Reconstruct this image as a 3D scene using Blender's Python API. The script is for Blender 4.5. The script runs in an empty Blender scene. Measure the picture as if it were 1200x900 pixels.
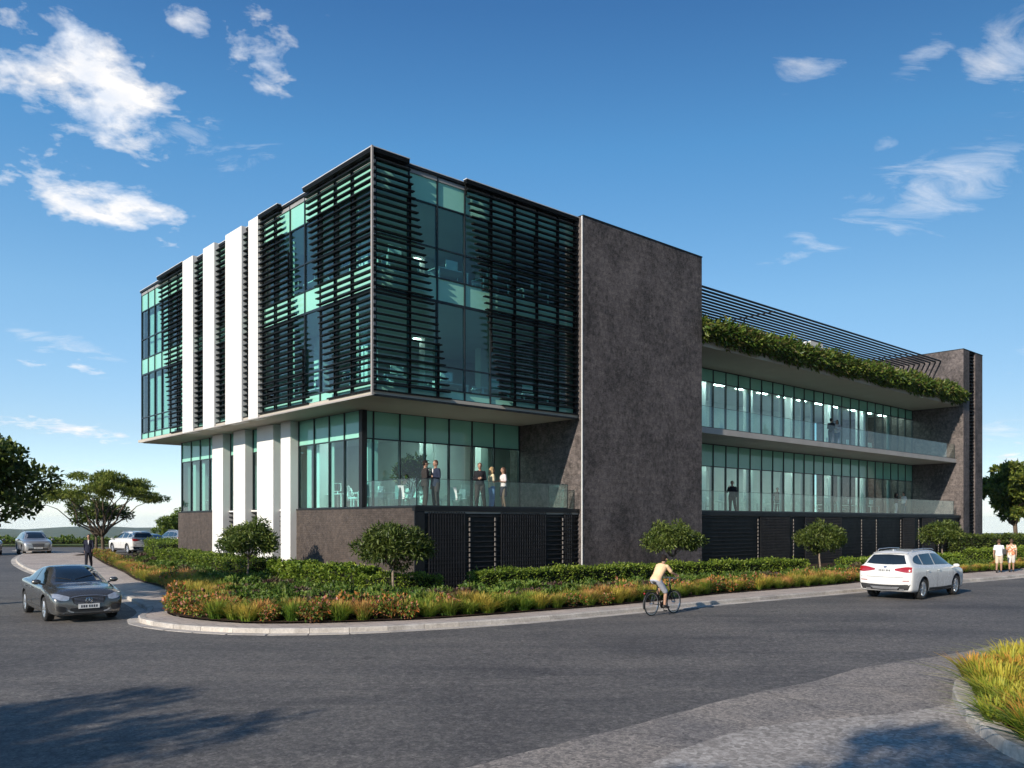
import bpy, bmesh, math, random
import numpy as np
from mathutils import Vector, Matrix
from mathutils.bvhtree import BVHTree

R = math.radians
scene = bpy.context.scene
COL = scene.collection
rng = np.random.default_rng(7)
random.seed(7)

# ------------------------------------------------------------------ frame of the place
CAM_H = 2.7                       # eye height
F = 990.0                         # focal length in photo pixels (1200 wide)
HORIZON = 612.0
ANG = math.atan2(887, 990)        # heading of the long street facade
CB = Vector((math.cos(ANG), math.sin(ANG), 0))      # along the street facade
CA = Vector((-math.sin(ANG), math.cos(ANG), 0))     # along the sunny end facade
CORNER = Vector((-4.97, 30.0, 0))                   # outer corner of the raised box
SUN_EL = R(24)
SUN_DIR = (CA * 0.19 + CB * 0.98).normalized() * math.cos(SUN_EL) - Vector((0, 0, math.sin(SUN_EL)))

def LW(t, s, z=0.0):
    p = CORNER + CB * t + CA * s
    return Vector((p.x, p.y, z))

def sstep(a, b, x):
    x = min(1, max(0, (x - a) / (b - a)))
    return x * x * (3 - 2 * x)

def gh(x, y):
    """height of the paved ground: the car park behind the bed lies a little higher"""
    return 0.30 * sstep(44, 62, y) * sstep(-13, -24, x)

def gp(px, py, z=0.0):
    """ground point seen at a photo pixel"""
    Y = (CAM_H - z) * F / (py - HORIZON)
    return Vector(((px - 600) / F * Y, Y, z))

# ------------------------------------------------------------------ object helpers
def tag(o, label=None, cat=None, group=None, kind=None):
    if label: o['label'] = label
    if cat: o['category'] = cat
    if group: o['group'] = group
    if kind: o['kind'] = kind
    return o

def empty(name, loc=(0, 0, 0), rz=0.0, label=None, cat=None, group=None, parent=None):
    o = bpy.data.objects.new(name, None)
    COL.objects.link(o)
    o.location = loc
    o.rotation_euler = (0, 0, rz)
    o.empty_display_size = 0.2
    if parent: o.parent = parent
    return tag(o, label, cat, group)

def link_mesh(name, me, parent=None, loc=None):
    o = bpy.data.objects.new(name, me)
    COL.objects.link(o)
    if parent: o.parent = parent
    if loc is not None: o.location = loc
    return o

def copy_tree(o, parent=None):
    c = o.copy()
    COL.objects.link(c)
    c.parent = parent
    for ch in list(o.children):
        copy_tree(ch, c)
    return c

class MB:
    def __init__(self):
        self.v = []; self.f = []; self.m = []; self.mi = 0
    def add(self, vs, fs):
        b = len(self.v)
        self.v.extend([tuple(p) for p in vs])
        for f in fs:
            self.f.append(tuple(b + i for i in f)); self.m.append(self.mi)
        return self
    def box(self, x0, x1, y0, y1, z0, z1):
        if x0 > x1: x0, x1 = x1, x0
        if y0 > y1: y0, y1 = y1, y0
        if z0 > z1: z0, z1 = z1, z0
        return self.add([(x0, y0, z0), (x1, y0, z0), (x1, y1, z0), (x0, y1, z0), (x0, y0, z1), (x1, y0, z1), (x1, y1, z1), (x0, y1, z1)],
                        [(0, 3, 2, 1), (4, 5, 6, 7), (0, 1, 5, 4), (1, 2, 6, 5), (2, 3, 7, 6), (3, 0, 4, 7)])
    def quad(self, a, b, c, d):
        return self.add([a, b, c, d], [(0, 1, 2, 3)])
    def loft(self, rings, caps=True, closed=True):
        n = len(rings[0]); vs = [p for r in rings for p in r]; fs = []
        for i in range(len(rings) - 1):
            for j in range(n if closed else n - 1):
                k = (j + 1) % n
                fs.append((i * n + j, i * n + k, (i + 1) * n + k, (i + 1) * n + j))
        if caps:
            fs.append(tuple(reversed(range(n))))
            fs.append(tuple((len(rings) - 1) * n + j for j in range(n)))
        return self.add(vs, fs)
    def tube(self, pts, rad, n=8, caps=True, flat=1.0):
        pts = [Vector(p) for p in pts]
        if not hasattr(rad, '__len__'): rad = [rad] * len(pts)
        rings = []; up = None
        for i, p in enumerate(pts):
            d = (pts[min(i + 1, len(pts) - 1)] - pts[max(i - 1, 0)])
            if d.length < 1e-9: d = Vector((0, 0, 1))
            d.normalize()
            if up is None:
                up = Vector((0, 0, 1)) if abs(d.z) < 0.9 else Vector((1, 0, 0))
            u = d.cross(up)
            if u.length < 1e-6: u = d.orthogonal()
            u.normalize(); w = u.cross(d).normalized(); up = w
            rings.append([p + (u * math.cos(a) + w * math.sin(a) * flat) * rad[i] for a in [2 * math.pi * k / n for k in range(n)]])
        return self.loft(rings, caps)
    def capsule(self, pts, rad, n=10):
        """tube with rounded ends"""
        pts = [Vector(p) for p in pts]
        rad = list(rad) if hasattr(rad, '__len__') else [rad] * len(pts)
        d0 = (pts[0] - pts[1]).normalized(); d1 = (pts[-1] - pts[-2]).normalized()
        P = []; Q = []
        for a in (80, 50, 20):
            P.append(pts[0] + d0 * rad[0] * math.sin(R(a))); Q.append(rad[0] * math.cos(R(a)))
        P += pts; Q += rad
        for a in (20, 50, 80):
            P.append(pts[-1] + d1 * rad[-1] * math.sin(R(a))); Q.append(rad[-1] * math.cos(R(a)))
        return self.tube(P, Q, n)
    def ellipsoid(self, c, rx, ry, rz, nu=14, nv=9, rot=None):
        c = Vector(c); rings = []
        for j in range(1, nv):
            th = math.pi * j / nv
            ring = []
            for i in range(nu):
                a = 2 * math.pi * i / nu
                p = Vector((rx * math.sin(th) * math.cos(a), ry * math.sin(th) * math.sin(a), -rz * math.cos(th)))
                if rot: p = rot @ p
                ring.append(c + p)
            rings.append(ring)
        return self.loft(rings)
    def lathe(self, prof, n=24, axis='z', c=(0, 0, 0)):
        """prof: list of (radius, height); closed profile swept round an axis"""
        c = Vector(c); rings = []
        for k in range(n):
            a = 2 * math.pi * k / n
            ring = []
            for r, h in prof:
                if axis == 'z': q = Vector((r * math.cos(a), r * math.sin(a), h))
                elif axis == 'y': q = Vector((r * math.cos(a), h, r * math.sin(a)))
                else: q = Vector((h, r * math.cos(a), r * math.sin(a)))
                ring.append(c + q)
            rings.append(ring)
        rings.append(rings[0])
        return self.loft(rings, caps=False)
    def poly_prism(self, pts, z0, z1):
        n = len(pts)
        vs = [(p[0], p[1], z0) for p in pts] + [(p[0], p[1], z1) for p in pts]
        fs = [tuple(reversed(range(n))), tuple(range(n, 2 * n))] + [(i, (i + 1) % n, n + (i + 1) % n, n + i) for i in range(n)]
        return self.add(vs, fs)
    def mesh(self, name, mats, smooth=False, recalc=False):
        me = bpy.data.meshes.new(name)
        me.from_pydata(self.v, [], self.f)
        if not isinstance(mats, (list, tuple)): mats = [mats]
        for m in mats: me.materials.append(m)
        me.polygons.foreach_set('material_index', self.m)
        if smooth: me.polygons.foreach_set('use_smooth', [True] * len(self.f))
        if recalc:
            bm = bmesh.new(); bm.from_mesh(me); bmesh.ops.recalc_face_normals(bm, faces=bm.faces); bm.to_mesh(me); bm.free()
        me.update()
        return me
    def build(self, name, mats, parent=None, smooth=False, loc=None, recalc=False):
        return link_mesh(name, self.mesh(name, mats, smooth, recalc), parent, loc)

def np_mesh(name, V, Fc, mat, smooth=False):
    """fast mesh from numpy: V (n,3), Fc (m,k) with k = 3 or 4"""
    me = bpy.data.meshes.new(name)
    k = Fc.shape[1]
    me.vertices.add(len(V)); me.vertices.foreach_set('co', V.astype(np.float32).ravel())
    me.loops.add(Fc.size); me.loops.foreach_set('vertex_index', Fc.astype(np.int32).ravel())
    me.polygons.add(len(Fc)); me.polygons.foreach_set('loop_start', np.arange(0, Fc.size, k, dtype=np.int32))
    me.materials.append(mat)
    me.update(calc_edges=True)
    if smooth: me.polygons.foreach_set('use_smooth', [True] * len(Fc))
    return me

def eval_mods(o, name):
    dg = bpy.context.evaluated_depsgraph_get()
    me = bpy.data.meshes.new_from_object(o.evaluated_get(dg))
    me.name = name
    return me

# ------------------------------------------------------------------ materials
class NT:
    def __init__(self, name):
        self.mat = bpy.data.materials.new(name); self.mat.use_nodes = True
        self.t = self.mat.node_tree; self.t.nodes.clear()
        self.out = self.n('ShaderNodeOutputMaterial')
    def n(self, typ, **kw):
        nd = self.t.nodes.new(typ)
        for k, v in kw.items():
            if k.startswith('i_'):
                nd.inputs[k[2:].replace('_', ' ')].default_value = v
            else:
                setattr(nd, k, v)
        return nd
    def l(self, a, b): self.t.links.new(a, b)
    def coord(self, kind='Object'):
        return self.n('ShaderNodeTexCoord').outputs[kind]
    def mapping(self, vec, scale=(1, 1, 1), rot=(0, 0, 0), loc=(0, 0, 0)):
        m = self.n('ShaderNodeMapping'); m.inputs['Scale'].default_value = scale
        m.inputs['Rotation'].default_value = rot; m.inputs['Location'].default_value = loc
        self.l(vec, m.inputs['Vector']); return m.outputs[0]
    def noise(self, vec, scale, detail=4, rough=0.55, dist=0.0):
        nd = self.n('ShaderNodeTexNoise'); nd.inputs['Scale'].default_value = scale
        nd.inputs['Detail'].default_value = detail; nd.inputs['Roughness'].default_value = rough
        nd.inputs['Distortion'].default_value = dist
        if vec is not None: self.l(vec, nd.inputs['Vector'])
        return nd.outputs['Fac']
    def ramp(self, fac, stops, interp='LINEAR'):
        r = self.n('ShaderNodeValToRGB'); r.color_ramp.interpolation = interp
        e = r.color_ramp.elements
        while len(e) < len(stops): e.new(0.5)
        for el, (p, c) in zip(e, stops):
            el.position = p; el.color = (*c, 1) if len(c) == 3 else c
        self.l(fac, r.inputs[0]); return r.outputs[0]
    def mix(self, a, b, fac, mode='MIX'):
        m = self.n('ShaderNodeMix', data_type='RGBA', blend_type=mode)
        for sock, val in ((m.inputs[6], a), (m.inputs[7], b), (m.inputs[0], fac)):
            if isinstance(val, (int, float)): sock.default_value = val
            elif isinstance(val, tuple): sock.default_value = (*val, 1)
            else: self.l(val, sock)
        return m.outputs[2]
    def math(self, op, a, b=None, clamp=False):
        m = self.n('ShaderNodeMath', operation=op); m.use_clamp = clamp
        for i, val in enumerate((a, b)):
            if val is None: continue
            if isinstance(val, (int, float)): m.inputs[i].default_value = val
            else: self.l(val, m.inputs[i])
        return m.outputs[0]
    def bump(self, h, strength=0.3, dist=0.02):
        b = self.n('ShaderNodeBump'); b.inputs['Strength'].default_value = strength
        b.inputs['Distance'].default_value = dist; self.l(h, b.inputs['Height']); return b.outputs[0]
    def bsdf(self, color, rough=0.6, metal=0.0, normal=None, spec=0.5, coat=0.0):
        p = self.n('ShaderNodeBsdfPrincipled')
        for nm, val in (('Base Color', color), ('Roughness', rough), ('Metallic', metal), ('Specular IOR Level', spec), ('Coat Weight', coat)):
            if isinstance(val, (int, float)): p.inputs[nm].default_value = val
            elif isinstance(val, tuple): p.inputs[nm].default_value = (*val, 1)
            else: self.l(val, p.inputs[nm])
        if normal is not None: self.l(normal, p.inputs['Normal'])
        return p
    def done(self, shader):
        self.l(shader.outputs[0] if hasattr(shader, 'outputs') else shader, self.out.inputs[0]); return self.mat

def plain(name, col, rough=0.6, metal=0.0, var=0.12, scale=3.0, spec=0.5, coat=0.0, bump=0.0):
    t = NT(name); c = t.coord()
    nz = t.noise(c, scale, 5)
    lo = tuple(max(0, x * (1 - var)) for x in col); hi = tuple(min(1, x * (1 + var)) for x in col)
    color = t.ramp(nz, [(0.3, lo), (0.7, hi)])
    nrm = t.bump(t.noise(c, scale * 12, 3), bump, 0.01) if bump else None
    rg = t.ramp(t.noise(c, scale * 1.7, 3), [(0.3, (max(0, rough - .05),) * 3), (0.7, (min(1, rough + .07),) * 3)])
    return t.done(t.bsdf(color, rg, metal, nrm, spec, coat))

def glass_mat(name, tint, refl=1.0, base=0.05):
    t = NT(name)
    tr = t.n('ShaderNodeBsdfTransparent'); tr.inputs[0].default_value = (*tint, 1)
    gl = t.n('ShaderNodeBsdfGlossy'); gl.inputs['Roughness'].default_value = 0.008; gl.inputs[0].default_value = (1, 1, 1, 1)
    lw = t.n('ShaderNodeLayerWeight'); lw.inputs['Blend'].default_value = 0.5
    # Schlick from facing: base + (1-base) * f^5
    f2 = t.math('POWER', lw.outputs['Facing'], 5.0)
    fac = t.math('ADD', t.math('MULTIPLY', f2, refl * (1 - base)), base, clamp=True)
    mx = t.n('ShaderNodeMixShader'); t.l(fac, mx.inputs[0]); t.l(tr.outputs[0], mx.inputs[1]); t.l(gl.outputs[0], mx.inputs[2])
    return t.done(mx)

def leaf_mat(name, cols, rough=0.5, trans=0.36, patches=None):
    """each leaf takes its own tone; cols: list of colours spread over the leaves"""
    t = NT(name)
    g = t.n('ShaderNodeNewGeometry')
    oi = t.n('ShaderNodeObjectInfo')
    k = len(cols)
    stops = [((i + 0.5) / k, c) for i, c in enumerate(cols)]
    col = t.ramp(g.outputs['Random Per Island'], stops)
    big = t.noise(t.coord(), 1.1, 2)
    col = t.mix(col, t.ramp(big, [(0.35, (.72, .8, .7)), (0.65, (1.15, 1.1, .95))]), 1.0, 'MULTIPLY')
    tone = t.math('ADD', t.math('MULTIPLY', oi.outputs['Random'], 0.35), 0.83)
    col = t.mix(col, t.n('ShaderNodeCombineColor').outputs[0], 0.0) if False else col
    hs = t.n('ShaderNodeHueSaturation'); t.l(col, hs.inputs['Color']); t.l(tone, hs.inputs['Value'])
    p = t.bsdf(hs.outputs[0], rough, 0, None, 0.35)
    tl = t.n('ShaderNodeBsdfTranslucent'); t.l(hs.outputs[0], tl.inputs[0])
    mx = t.n('ShaderNodeMixShader'); mx.inputs[0].default_value = trans
    t.l(p.outputs[0], mx.inputs[1]); t.l(tl.outputs[0], mx.inputs[2])
    return t.done(mx)

def tuft_mat(name, base, mid, tip, h=0.50):
    """grass blades: green at the foot, coloured towards the tips"""
    t = NT(name)
    sx = t.n('ShaderNodeSeparateXYZ'); t.l(t.coord(), sx.inputs[0])
    g = t.n('ShaderNodeNewGeometry'); oi = t.n('ShaderNodeObjectInfo')
    z = t.math('DIVIDE', sx.outputs[2], h)
    z = t.math('ADD', z, t.math('MULTIPLY', t.math('SUBTRACT', g.outputs['Random Per Island'], 0.5), 0.55))
    z = t.math('ADD', z, t.math('MULTIPLY', t.math('SUBTRACT', oi.outputs['Random'], 0.5), 0.75))
    col = t.ramp(z, [(0.0, base), (0.45, mid), (0.95, tip)])
    p = t.bsdf(col, 0.55, 0, None, 0.3)
    tl = t.n('ShaderNodeBsdfTranslucent'); t.l(col, tl.inputs[0])
    mx = t.n('ShaderNodeMixShader'); mx.inputs[0].default_value = 0.3
    t.l(p.outputs[0], mx.inputs[1]); t.l(tl.outputs[0], mx.inputs[2])
    return t.done(mx)

def stone_mat(name, col, tile=(1.2, 0.6), contrast=0.25, mortar=0.6, rough=0.75, small=False):
    """dark stone cladding: fine vertical and horizontal graining over large slabs (object coordinates)"""
    t = NT(name); c = t.coord()
    # wall coordinates: u runs along x+y (walls lie along one of them), v is z
    sp = t.n('ShaderNodeSeparateXYZ'); t.l(c, sp.inputs[0])
    cb = t.n('ShaderNodeCombineXYZ')
    t.l(t.math('ADD', sp.outputs[0], sp.outputs[1]), cb.inputs[0]); t.l(sp.outputs[2], cb.inputs[1])
    uv = cb.outputs[0]
    br = t.n('ShaderNodeTexBrick'); t.l(uv, br.inputs['Vector'])
    br.inputs['Scale'].default_value = 1.0
    br.inputs['Brick Width'].default_value = tile[0]; br.inputs['Row Height'].default_value = tile[1]
    br.inputs['Mortar Size'].default_value = 0.006 if not small else 0.007
    br.inputs['Color1'].default_value = (.87, .87, .88, 1); br.inputs['Color2'].default_value = (1.13, 1.12, 1.1, 1)
    br.inputs['Mortar'].default_value = (mortar, mortar, mortar, 1); br.inputs['Mortar Smooth'].default_value = 0.2
    br.offset = 0.5
    grain = t.noise(t.mapping(uv, (3, 26, 1)), 2.2, 6, 0.65)
    grain2 = t.noise(t.mapping(uv, (14, 2, 1)), 1.5, 5, 0.6)
    speck = t.noise(c, 22, 4, 0.7)
    cloud = t.noise(t.mapping(c, (1, 1, .55)), 0.7, 6, 0.65)
    mott = t.noise(c, 4.2, 6, .75)
    g = t.math('ADD', t.math('ADD', t.math('MULTIPLY', grain, .32), t.math('MULTIPLY', grain2, .12)), t.math('ADD', t.math('MULTIPLY', speck, .18), t.math('ADD', t.math('MULTIPLY', cloud, .22), t.math('MULTIPLY', mott, .30))))
    lo = tuple(x * (1 - contrast) for x in col); hi = tuple(x * (1 + contrast) for x in col)
    base = t.ramp(g, [(0.515, lo), (0.635, hi)])
    base = t.mix(base, br.outputs['Color'], 1.0, 'MULTIPLY')
    hgt = t.math('ADD', t.math('MULTIPLY', speck, .6), t.math('MULTIPLY', br.outputs['Fac'], -.6))
    return t.done(t.bsdf(base, rough, 0, t.bump(hgt, .5, .02), .3))

M = {}
M['stone'] = stone_mat('stone_cladding', (.101, .085, .081), (.62, 0.155), .62, .7)
M['brick'] = stone_mat('base_brick', (.072, .057, .049), (0.24, 0.08), .35, .75, .8, True)
M['black'] = plain('black_metal', (.010, .011, .012), .5, 0.0, .2, 2.0, .3)
M['louvre'] = plain('louvre_metal', (.007, .008, .0085), .6, 0.0, .15, 2.0, .12)
M['mullion'] = plain('mullion_metal', (.02, .026, .03), .35, 0.3, .15, 2.0)
M['podium_slat'] = plain('podium_slat', (.020, .020, .022), .6, 0.0, .3, 3.0, .25)
M['strip'] = plain('pale_strip', (.17, .15, .135), .6, 0.0, .2, 3.0)
M['coping'] = plain('coping_metal', (.62, .61, .6), .4, 0.2, .06, 2.0)
M['trim'] = plain('trim_metal', (.34, .30, .27), .45, 0.1, .1, 2.0)
M['white_fin'] = plain('white_render', (.66, .645, .62), .7, 0, .035, 0.8, .3, 0, .05)
M['soffit'] = plain('soffit_plaster', (.42, .38, .32), .75, 0, .05, 0.9, .3)
M['slab'] = plain('slab_concrete', (.4, .37, .34), .7, 0, .1, 1.2, .3)
M['ceiling'] = plain('ceiling_plaster', (.74, .75, .73), .8, 0, .04, 1.0)
M['carpet'] = plain('office_carpet', (.30, .31, .31), .9, 0, .2, 4.0)
M['core'] = plain('core_wall', (.60, .64, .63), .8, 0, .08, .7)
M['column'] = plain('column_white', (.78, .78, .76), .7, 0, .04, 1.0)
M['roofing'] = plain('roofing', (.25, .25, .25), .85, 0, .15, 1.0)
M['white_box'] = plain('white_panel', (.75, .76, .77), .6, 0, .05, 1.0)
M['glass'] = glass_mat('tinted_glass', (.50, .86, .82), 1.0, .10)
M['glass_clear'] = glass_mat('balustrade_glass', (.905, .965, .955), .8, .035)
M['glass_coated'] = glass_mat('coated_glass', (.55, .89, .88), .9, .14)
def spandrel_mat():
    t = NT('mint_spandrel_glass'); c = t.coord()
    col = t.ramp(t.noise(c, .7, 3), [(.3, (.20, .48, .38)), (.7, (.25, .54, .43))])
    return t.done(t.bsdf(col, .06, 0, None, .55))
M['spandrel'] = spandrel_mat()
def emit(name, col, s):
    t = NT(name); e = t.n('ShaderNodeEmission'); e.inputs[0].default_value = (*col, 1); e.inputs[1].default_value = s
    return t.done(e)
M['lamp'] = emit('ceiling_lamp_glow', (1.0, .96, .88), 7.0)
M['hidden_fill'] = emit('hidden_fill_glow', (1.0, .97, .90), 26.0)  # glow of extra panels added out of sight to brighten the rooms
M['screen'] = plain('screen_glass', (.02, .022, .025), .12, 0, .1, 2)
M['desk'] = plain('white_laminate', (.72, .73, .72), .45, 0, .03, 2)
M['chair_white'] = plain('white_shell', (.74, .76, .76), .4, 0, .03, 2)
M['chrome'] = plain('chrome', (.7, .7, .7), .15, 1.0, .05, 2)
M['steel'] = plain('brushed_steel', (.5, .5, .5), .35, 1.0, .05, 2)
# ------------------------------------------------------------------ ground, road, kerbs
def asphalt_mat():
    t = NT('asphalt'); c = t.coord()
    fine = t.noise(c, 34, 6, .85)
    mid = t.noise(c, 7.0, 6, .72)
    big = t.noise(t.mapping(c, (.6, 1.0, 1), (0, 0, R(40))), .35, 6, .65, .6)
    col = t.ramp(fine, [(.25, (.074, .0705, .068)), (.5, (.122, .1165, .113)), (.75, (.235, .224, .214))])
    gr = t.n('ShaderNodeTexVoronoi'); gr.inputs['Scale'].default_value = 19; t.l(c, gr.inputs['Vector'])
    gr2 = t.n('ShaderNodeTexVoronoi'); gr2.inputs['Scale'].default_value = 42; t.l(c, gr2.inputs['Vector'])
    col = t.mix(col, t.ramp(gr.outputs['Color'], [(.1, (.72, .72, .72)), (.6, (1.0, .99, .98)), (.95, (1.36, 1.34, 1.31))]), 1.0, 'MULTIPLY')
    col = t.mix(col, t.ramp(gr2.outputs['Color'], [(.1, (.72,) * 3), (.9, (1.3, 1.28, 1.25))]), 1.0, 'MULTIPLY')
    col = t.mix(col, t.ramp(mid, [(.34, (.70, .70, .72)), (.66, (1.26, 1.25, 1.23))]), 1.0, 'MULTIPLY')
    col = t.mix(col, t.ramp(big, [(.3, (.62, .63, .67)), (.5, (1.0, 1.0, 1.0)), (.72, (1.3, 1.27, 1.22))]), 1.0, 'MULTIPLY')
    # long worn wheel streaks along the street
    st = t.noise(t.mapping(c, (.06, 1.1, 1), (0, 0, -ANG + R(3))), 1.0, 4, .6)
    col = t.mix(col, t.ramp(st, [(.35, (.86, .86, .87)), (.65, (1.10, 1.09, 1.07))]), 1.0, 'MULTIPLY')
    # oil drips
    vo = t.n('ShaderNodeTexVoronoi'); vo.inputs['Scale'].default_value = .55; t.l(c, vo.inputs['Vector'])
    spot = t.ramp(t.math('ADD', vo.outputs['Distance'], t.math('MULTIPLY', mid, .12)), [(.10, (.72,) * 3), (.17, (1,) * 3)])
    col = t.mix(col, spot, 1.0, 'MULTIPLY')
    return t.done(t.bsdf(col, t.ramp(fine, [(.3, (.66,) * 3), (.7, (.85,) * 3)]), 0, t.bump(t.math('ADD', fine, t.math('MULTIPLY', mid, .4)), .55, .012), .35))

def apron_mat():
    t = NT('worn_apron'); c = t.coord()
    fine = t.noise(c, 38, 5, .8)
    peb = t.n('ShaderNodeTexVoronoi'); peb.inputs['Scale'].default_value = 22; t.l(c, peb.inputs['Vector'])
    big = t.noise(c, .7, 5, .6, .5)
    col = t.ramp(fine, [(.28, (.12, .11, .104)), (.5, (.25, .23, .215)), (.75, (.46, .42, .39))])
    col = t.mix(col, t.ramp(big, [(.3, (.7, .71, .74)), (.7, (1.2, 1.16, 1.1))]), 1.0, 'MULTIPLY')
    col = t.mix(col, t.ramp(peb.outputs['Color'], [(.1, (.5,) * 3), (.9, (1.5, 1.45, 1.38))]), .8, 'MULTIPLY')
    warp = t.n('ShaderNodeTexNoise'); warp.inputs['Scale'].default_value = 1.3; warp.inputs['Detail'].default_value = 5; t.l(c, warp.inputs['Vector'])
    cw = t.mix(c, warp.outputs['Color'], .22)
    cr = t.n('ShaderNodeTexVoronoi', feature='DISTANCE_TO_EDGE'); cr.inputs['Scale'].default_value = .33; t.l(cw, cr.inputs['Vector'])
    crack = t.ramp(cr.outputs['Distance'], [(.002, (.42,) * 3), (.008, (1,) * 3)])
    col = t.mix(col, crack, .5, 'MULTIPLY')
    h = t.math('ADD', fine, t.math('MULTIPLY', crack, .8))
    return t.done(t.bsdf(col, .8, 0, t.bump(h, .6, .012), .3))

def kerb_mat():
    t = NT('kerb_concrete'); c = t.coord()
    g = t.n('ShaderNodeNewGeometry')
    col = t.ramp(t.noise(c, 14, 6, .75), [(.3, (.34, .315, .29)), (.7, (.56, .52, .475))])
    col = t.mix(col, t.ramp(g.outputs['Random Per Island'], [(0, (.85, .85, .86)), (1, (1.12, 1.1, 1.06))]), 1.0, 'MULTIPLY')
    col = t.mix(col, t.ramp(t.noise(c, 1.3, 5, .65), [(.3, (.72, .7, .68)), (.62, (1.1, 1.1, 1.1))]), 1.0, 'MULTIPLY')
    return t.done(t.bsdf(col, .8, 0, t.bump(t.noise(c, 45, 4, .7), .4, .01), .3))

def paving_mat():
    t = NT('footpath_paving'); c = t.coord()
    br = t.n('ShaderNodeTexBrick'); t.l(t.mapping(c, (1, 1, 1), (0, 0, -R(38))), br.inputs['Vector'])
    br.inputs['Scale'].default_value = 1; br.inputs['Brick Width'].default_value = .6; br.inputs['Row Height'].default_value = .6
    br.inputs['Mortar Size'].default_value = .008
    br.inputs['Color1'].default_value = (.40, .335, .29, 1); br.inputs['Color2'].default_value = (.47, .40, .35, 1); br.inputs['Mortar'].default_value = (.16, .14, .13, 1)
    col = t.mix(br.outputs['Color'], t.ramp(t.noise(c, 9, 6, .75), [(.3, (.8,) * 3), (.7, (1.2,) * 3)]), 1.0, 'MULTIPLY')
    col = t.mix(col, t.ramp(t.noise(c, .8, 4), [(.3, (.85, .85, .88)), (.7, (1.1, 1.1, 1.08))]), 1.0, 'MULTIPLY')
    return t.done(t.bsdf(col, .8, 0, t.bump(t.noise(c, 45, 4, .7), .3, .008), .3))

def soil_mat():
    t = NT('mulch_soil'); c = t.coord()
    n1 = t.noise(c, 14, 6, .75)
    col = t.ramp(n1, [(.3, (.02, .013, .009)), (.55, (.055, .033, .021)), (.75, (.11, .07, .045))])
    return t.done(t.bsdf(col, .95, 0, t.bump(n1, .9, .05), .2))

def terrain_mat():
    t = NT('terrain_grass'); c = t.coord()
    n1 = t.noise(c, .03, 6, .6); n2 = t.noise(c, .6, 5, .7)
    col = t.ramp(n1, [(.3, (.055, .075, .022)), (.5, (.11, .12, .035)), (.7, (.17, .15, .06))])
    col = t.mix(col, t.ramp(n2, [(.3, (.7,) * 3), (.7, (1.25,) * 3)]), 1.0, 'MULTIPLY')
    return t.done(t.bsdf(col, .95, 0, None, .2))

def sea_mat():
    t = NT('sea_water'); c = t.coord()
    return t.done(t.bsdf((.03, .09, .15), .22, 0, t.bump(t.noise(t.mapping(c, (.01, .03, 1)), 1.0, 4), .25, 3), .5))

def lawn_mat():
    t = NT('lawn'); c = t.coord()
    n1 = t.noise(c, .25, 5, .6); n2 = t.noise(c, 16, 4, .7)
    col = t.ramp(n1, [(.3, (.07, .105, .018)), (.7, (.15, .16, .035))])
    col = t.mix(col, t.ramp(n2, [(.3, (.65,) * 3), (.7, (1.3,) * 3)]), 1.0, 'MULTIPLY')
    return t.done(t.bsdf(col, .9, 0, t.bump(n2, .6, .05), .2))

def coarse_mat():
    t = NT('coarse_concrete'); c = t.coord()
    peb = t.n('ShaderNodeTexVoronoi'); peb.inputs['Scale'].default_value = 17; t.l(c, peb.inputs['Vector'])
    fine = t.noise(c, 30, 5, .8)
    col = t.ramp(peb.outputs['Color'], [(.1, (.24, .22, .2)), (.5, (.34, .31, .285)), (.9, (.48, .445, .41))])
    col = t.mix(col, t.ramp(fine, [(.3, (.6,) * 3), (.7, (1.3, 1.28, 1.25))]), 1.0, 'MULTIPLY')
    col = t.mix(col, t.ramp(t.noise(c, .9, 4), [(.3, (.8,) * 3), (.7, (1.15,) * 3)]), 1.0, 'MULTIPLY')
    return t.done(t.bsdf(col, .85, 0, t.bump(t.math('ADD', fine, t.math('MULTIPLY', peb.outputs['Distance'], .4)), .5, .01), .3))
M.update(apron_coarse=coarse_mat(), asphalt=asphalt_mat(), apron=apron_mat(), kerb=kerb_mat(), paving=paving_mat(), soil=soil_mat(), terrain=terrain_mat(), sea=sea_mat(), lawn=lawn_mat())

def catmull(pts, step=0.5):
    pts = [Vector((p[0], p[1], 0)) for p in pts]
    P = [pts[0] * 2 - pts[1]] + pts + [pts[-1] * 2 - pts[-2]]
    out = []
    for i in range(1, len(P) - 2):
        n = max(2, int((P[i + 1] - P[i]).length / step))
        for k in range(n):
            u = k / n
            a, b, c, d = P[i - 1], P[i], P[i + 1], P[i + 2]
            out.append(0.5 * ((2 * b) + (c - a) * u + (2 * a - 5 * b + 4 * c - d) * u * u + (3 * b - a - 3 * c + d) * u ** 3))
    out.append(pts[-1])
    return out

def resample(pts, step):
    out = [pts[0].copy()]; acc = 0
    for a, b in zip(pts, pts[1:]):
        L = (b - a).length; d = step - acc
        while d <= L:
            out.append(a + (b - a) * (d / L)); d += step
        acc = L - (d - step)
    return out

def tri_poly(name, pts, z, mat, zfun=None, inner=()):
    """fill an outline (world XY) with triangles, with extra points inside for height changes"""
    from mathutils.geometry import tessellate_polygon
    vs = [(p[0], p[1], z + (zfun(p[0], p[1]) if zfun else 0)) for p in pts]
    tris = tessellate_polygon([[Vector((p[0], p[1], 0)) for p in pts]])
    fs = []
    for a, b, c in tris:
        A, Bq, Cq = Vector(vs[a]), Vector(vs[b]), Vector(vs[c])
        fs.append((a, b, c) if (Bq - A).cross(Cq - A).z > 0 else (a, c, b))
    mb = MB(); mb.add(vs, fs)
    return mb.build(name, mat)

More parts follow.
